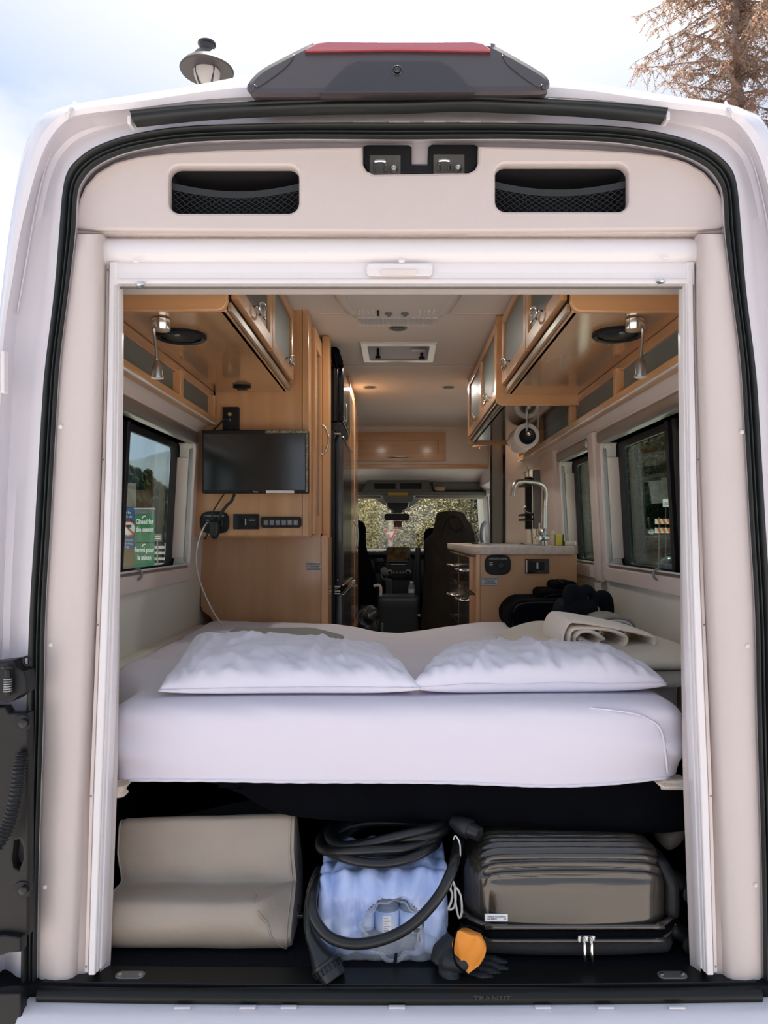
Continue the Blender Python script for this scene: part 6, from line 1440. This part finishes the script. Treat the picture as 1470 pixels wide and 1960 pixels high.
sm = T(1232, 22, ZC - GZ + (CY - 143) * 22 / F, 'spruce', 'mid', 'thin treetop just showing over the right roof edge', None, 'conifer'); del sm['group']; sm.scale.x = sm.scale.y = sm.scale.z * .25
# street lamp
lp2 = thing('street_lamp', 'dark bell-shaped street lamp rising behind the left roof edge', 'street lamp', (X(396, 9.0), Yd(9.0), GZ))
D = 9.0; c = P(396, 140, D); k = D / F
dark = mat('lamp_bronze', (.045, .042, .045), .4, metal=.4)
tube('pole', [(c.x, c.y, GZ), (c.x, c.y, c.z - .25)], .05, dark, lp2, seg=12, n=1)
lathe('lamp_hood', c, [(14 * k, 40 * k), (14 * k, 52 * k), (17 * k, 54 * k), (17 * k, 57 * k), (8 * k, 58 * k), (0, 58 * k)], dark, lp2, seg=28)
lathe('lamp_shade', c, [(49 * k, 2 * k), (51 * k, 5 * k), (44 * k, 14 * k), (30 * k, 24 * k), (24 * k, 34 * k), (14 * k, 42 * k), (10 * k, 42 * k), (22 * k, 22 * k), (30 * k, 8 * k)], dark, lp2, seg=36)
lathe('lamp_globe', c, [(26 * k, 10 * k), (24 * k, -8 * k), (16 * k, -24 * k), (8 * k, -30 * k), (0, -30 * k)], mat('lamp_glass', (.8, .76, .72), .1, trans=(.8, .8, .8), glossmix=.45), lp2, seg=28)
for a in range(4): tube('lamp_rib', [c + Vector((26 * k * math.cos(a * 1.57 + .8), 26 * k * math.sin(a * 1.57 + .8), 10 * k)), c + Vector((17 * k * math.cos(a * 1.57 + .8), 17 * k * math.sin(a * 1.57 + .8), -24 * k)), c + Vector((0, 0, -30 * k))], .012, dark, lp2, seg=6)
lathe('lamp_bracket', c, [(.03, -30 * k), (.05, -34 * k), (.05, -44 * k)], dark, lp2, seg=12)
# yield sign beyond the windscreen
D = 20
yd = thing('yield_sign', 'red and white triangular give way sign on a pale post ahead of the van', 'sign', (X(748, D), Yd(D), GZ))
def tri(cx, cy, r): return [(X(cx - r, D), Z(cy - r * .58, D)), (X(cx + r, D), Z(cy - r * .58, D)), (X(cx, D), Z(cy + r * 1.12, D))]
pbox('sign_post', 743, 995, 752, 1200, D + .02, .06, mat('post_pale', (.55, .50, .42), .8), yd)
plate('sign_back', [tri(748, 1022, 14.5)], .01, cap_, yd, at=Yd(D) - .012)
plate('red_border', [tri(748, 1022, 13.5), tri(748, 1021.6, 8.3)], .01, mat('sign_red', (.55, .05, .04), .4), yd, at=Yd(D) - .022)
# signs seen through the left window
D = 13.5
gn = thing('notice_board', 'green bilingual closed for the season sign seen through the left window', 'sign', (X(276, D), Yd(D), GZ))
pbox('green_panel', 258, 985, 295, 1038, D, .03, mat('sign_green', (.03, .17, .07), .45), gn); pbox('green_panel', 258, 1039, 295, 1110, D, .03, MATS['sign_green'], gn)
pbox('top_bar', 256, 972, 296, 975, D, .04, 'steel', gn, bev=.002); pbox('clear_holder', 258, 975, 295, 985, D + .01, .01, 'frost', gn, bev=0)
white_s = mat('sign_white', (.78, .80, .76), .5)
text('notice_text', 'Closed for\nthe season', X(277, D), Yd(D) - .004, Z(1006, D), .118, white_s, gn, sx=.60, bold=.004, spacing=1.15)
text('notice_text', 'Fermé pour\nla saison', X(276.5, D), Yd(D) - .004, Z(1060, D), .118, white_s, gn, sx=.60, bold=.004, spacing=1.15)
for py in (989, 1043): tube('leaf_arrow', [P(272, py + 3, D - .01), P(275, py - 1, D - .01), P(279, py - 1, D - .01)], .012, white_s, gn, seg=5)
for a in (260, 293): pbox('board_leg', a - 1, 1105, a + 1, 1205, D + .01, .03, 'greymetal', gn)
bl = thing('rule_sign', 'blue sign with a red prohibition ring seen through the left window', 'sign', (X(240, D), Yd(D), GZ))
D = 13.9
sbl = mat('sign_blue', (.03, .09, .22), .5)
pbox('blue_panel', 215, 972, 258, 1050, D, .03, sbl, bl); pbox('sign_post', 228, 925, 259, 972, D + .05, .05, mat('kiosk_grey', (.17, .16, .14), .7), bl); pbox('sign_post', 222, 1050, 256, 1200, D + .05, .05, mat('kiosk_brown', (.19, .13, .08), .7), bl)
cc = P(246, 1012, D - .01)
lathe('white_disc', cc, [(.145, .004), (.145, 0), (0, 0)], white_s, bl, axis='y', seg=32)
bm = bmesh.new(); tube_bm(bm, [cc + Vector((.135 * math.cos(a), -.01, .135 * math.sin(a))) for a in [2 * math.pi * k_ / 30 for k_ in range(30)]], .014, 6, closed=True); tube_bm(bm, [cc + Vector((-.10, -.01, .10)), cc + Vector((.10, -.01, -.10))], .012, 6)
from_bm('red_ring', bm, MATS['sign_red'], bl)
box('tap_symbol', cc.x - .04, cc.x + .05, cc.y - .008, cc.y - .002, cc.z + .02, cc.z + .07, 'ink', bl, bev=.005)
text('rule_text', 'Not for\npublic use', X(243, D), Yd(D) - .01, Z(985, D), .07, white_s, bl, sx=.7); text('rule_text', 'Water is not\nfor drinking\nUsage', X(243, D), Yd(D) - .01, Z(1040, D), .06, white_s, bl, sx=.7)
fnc = thing('board_fence', 'pale horizontal rail fence low behind the green sign', 'fence', (X(310, 20), Yd(20), GZ))
for i in range(4): pbox('rail', 285, 1045 + i * 11, 345, 1050 + i * 11, 20, .05, mat('fence_pale', (.55, .50, .45), .8), fnc)
for a in (288, 315, 342): pbox('post', a, 1040, a + 3, 1145, 20.06, .06, MATS['fence_pale'], fnc)
sq = thing('small_sign', 'small outlined white direction sign behind the green sign', 'sign', (X(302, 18), Yd(18), GZ))
plate('sign_outline', [[(X(a, 18), Z(b, 18)) for a, b in ((292,1022),(309,1022),(309,1036),(292,1036))]], .02, MATS['kiosk_grey'], sq, at=Yd(18)); pbox('sign_text_bar', 295, 1026, 307, 1027.5, 17.99, .01, white_s, sq, bev=0); pbox('sign_text_bar', 295, 1030, 307, 1031.5, 17.99, .01, white_s, sq, bev=0); pbox('sign_leg', 300, 1036, 302, 1110, 18.02, .03, 'greymetal', sq)
# barricade and speed plate through the right window
D = 9.0
br = thing('road_barricade', 'orange and white striped road barricade seen through the right rear window', 'barricade', (X(1272, D), Yd(D), GZ))
for y0 in (993, 1010):
    b = pbox('barrier_board', 1255, y0, 1310, y0 + 10, D, .03, white_s, br)
    for i in range(6):
        a = 1257 + i * 9.5; plate('orange_stripe', [[(X(a, D), Z(y0, D)), (X(a + 5, D), Z(y0, D)), (X(a + 9, D), Z(y0 + 10, D)), (X(a + 4, D), Z(y0 + 10, D))]], .004, mat('barrier_orange', (.75, .18, .03), .5), b, at=Yd(D) - .005)
for a in (1262, 1306): pbox('barrier_leg', a, 990, a + 1.2, 1290, D + .03, .04, 'cabdark', br)
pc = thing('parked_car', 'silver car end visible under the barricade through the right window', 'car', (X(1280, 12.5), Yd(12.5), GZ))
soft('car_body', X(1262, 12), X(1400, 12), Yd(12), Yd(15.5), GZ + .25, GZ + .95, .18, mat('silver_paint', (.50, .52, .56), .25, metal=.5, coat=.5), pc, n=(16, 20, 8))
soft('car_cabin', X(1275, 12.3), X(1385, 12.3), Yd(12.5), Yd(14.8), GZ + .80, GZ + 1.32, .22, 'glossblack', pc, n=(12, 14, 6))
for yy in (12.7, 14.8): lathe('car_wheel', (X(1262, 12) - .02, Yd(yy), GZ + .30), [(.30, 0), (.31, .05), (.31, .2), (.2, .21), (0, .21)], 'rubber', pc, axis='x', seg=20)
sl = thing('speed_plate', 'small white numbered plate on a post seen through the right rear window', 'sign', (X(1276, 10), Yd(10), GZ))
pbox('plate_card', 1269, 955, 1281, 970, 10, .01, white_s, sl, bev=0); text('plate_number', '25', X(1275, 10), Yd(10) - .004, Z(964, 10), .05, 'ink', sl); pbox('plate_post', 1274, 970, 1275.5, 1268, 10.01, .02, 'cabdark', sl)
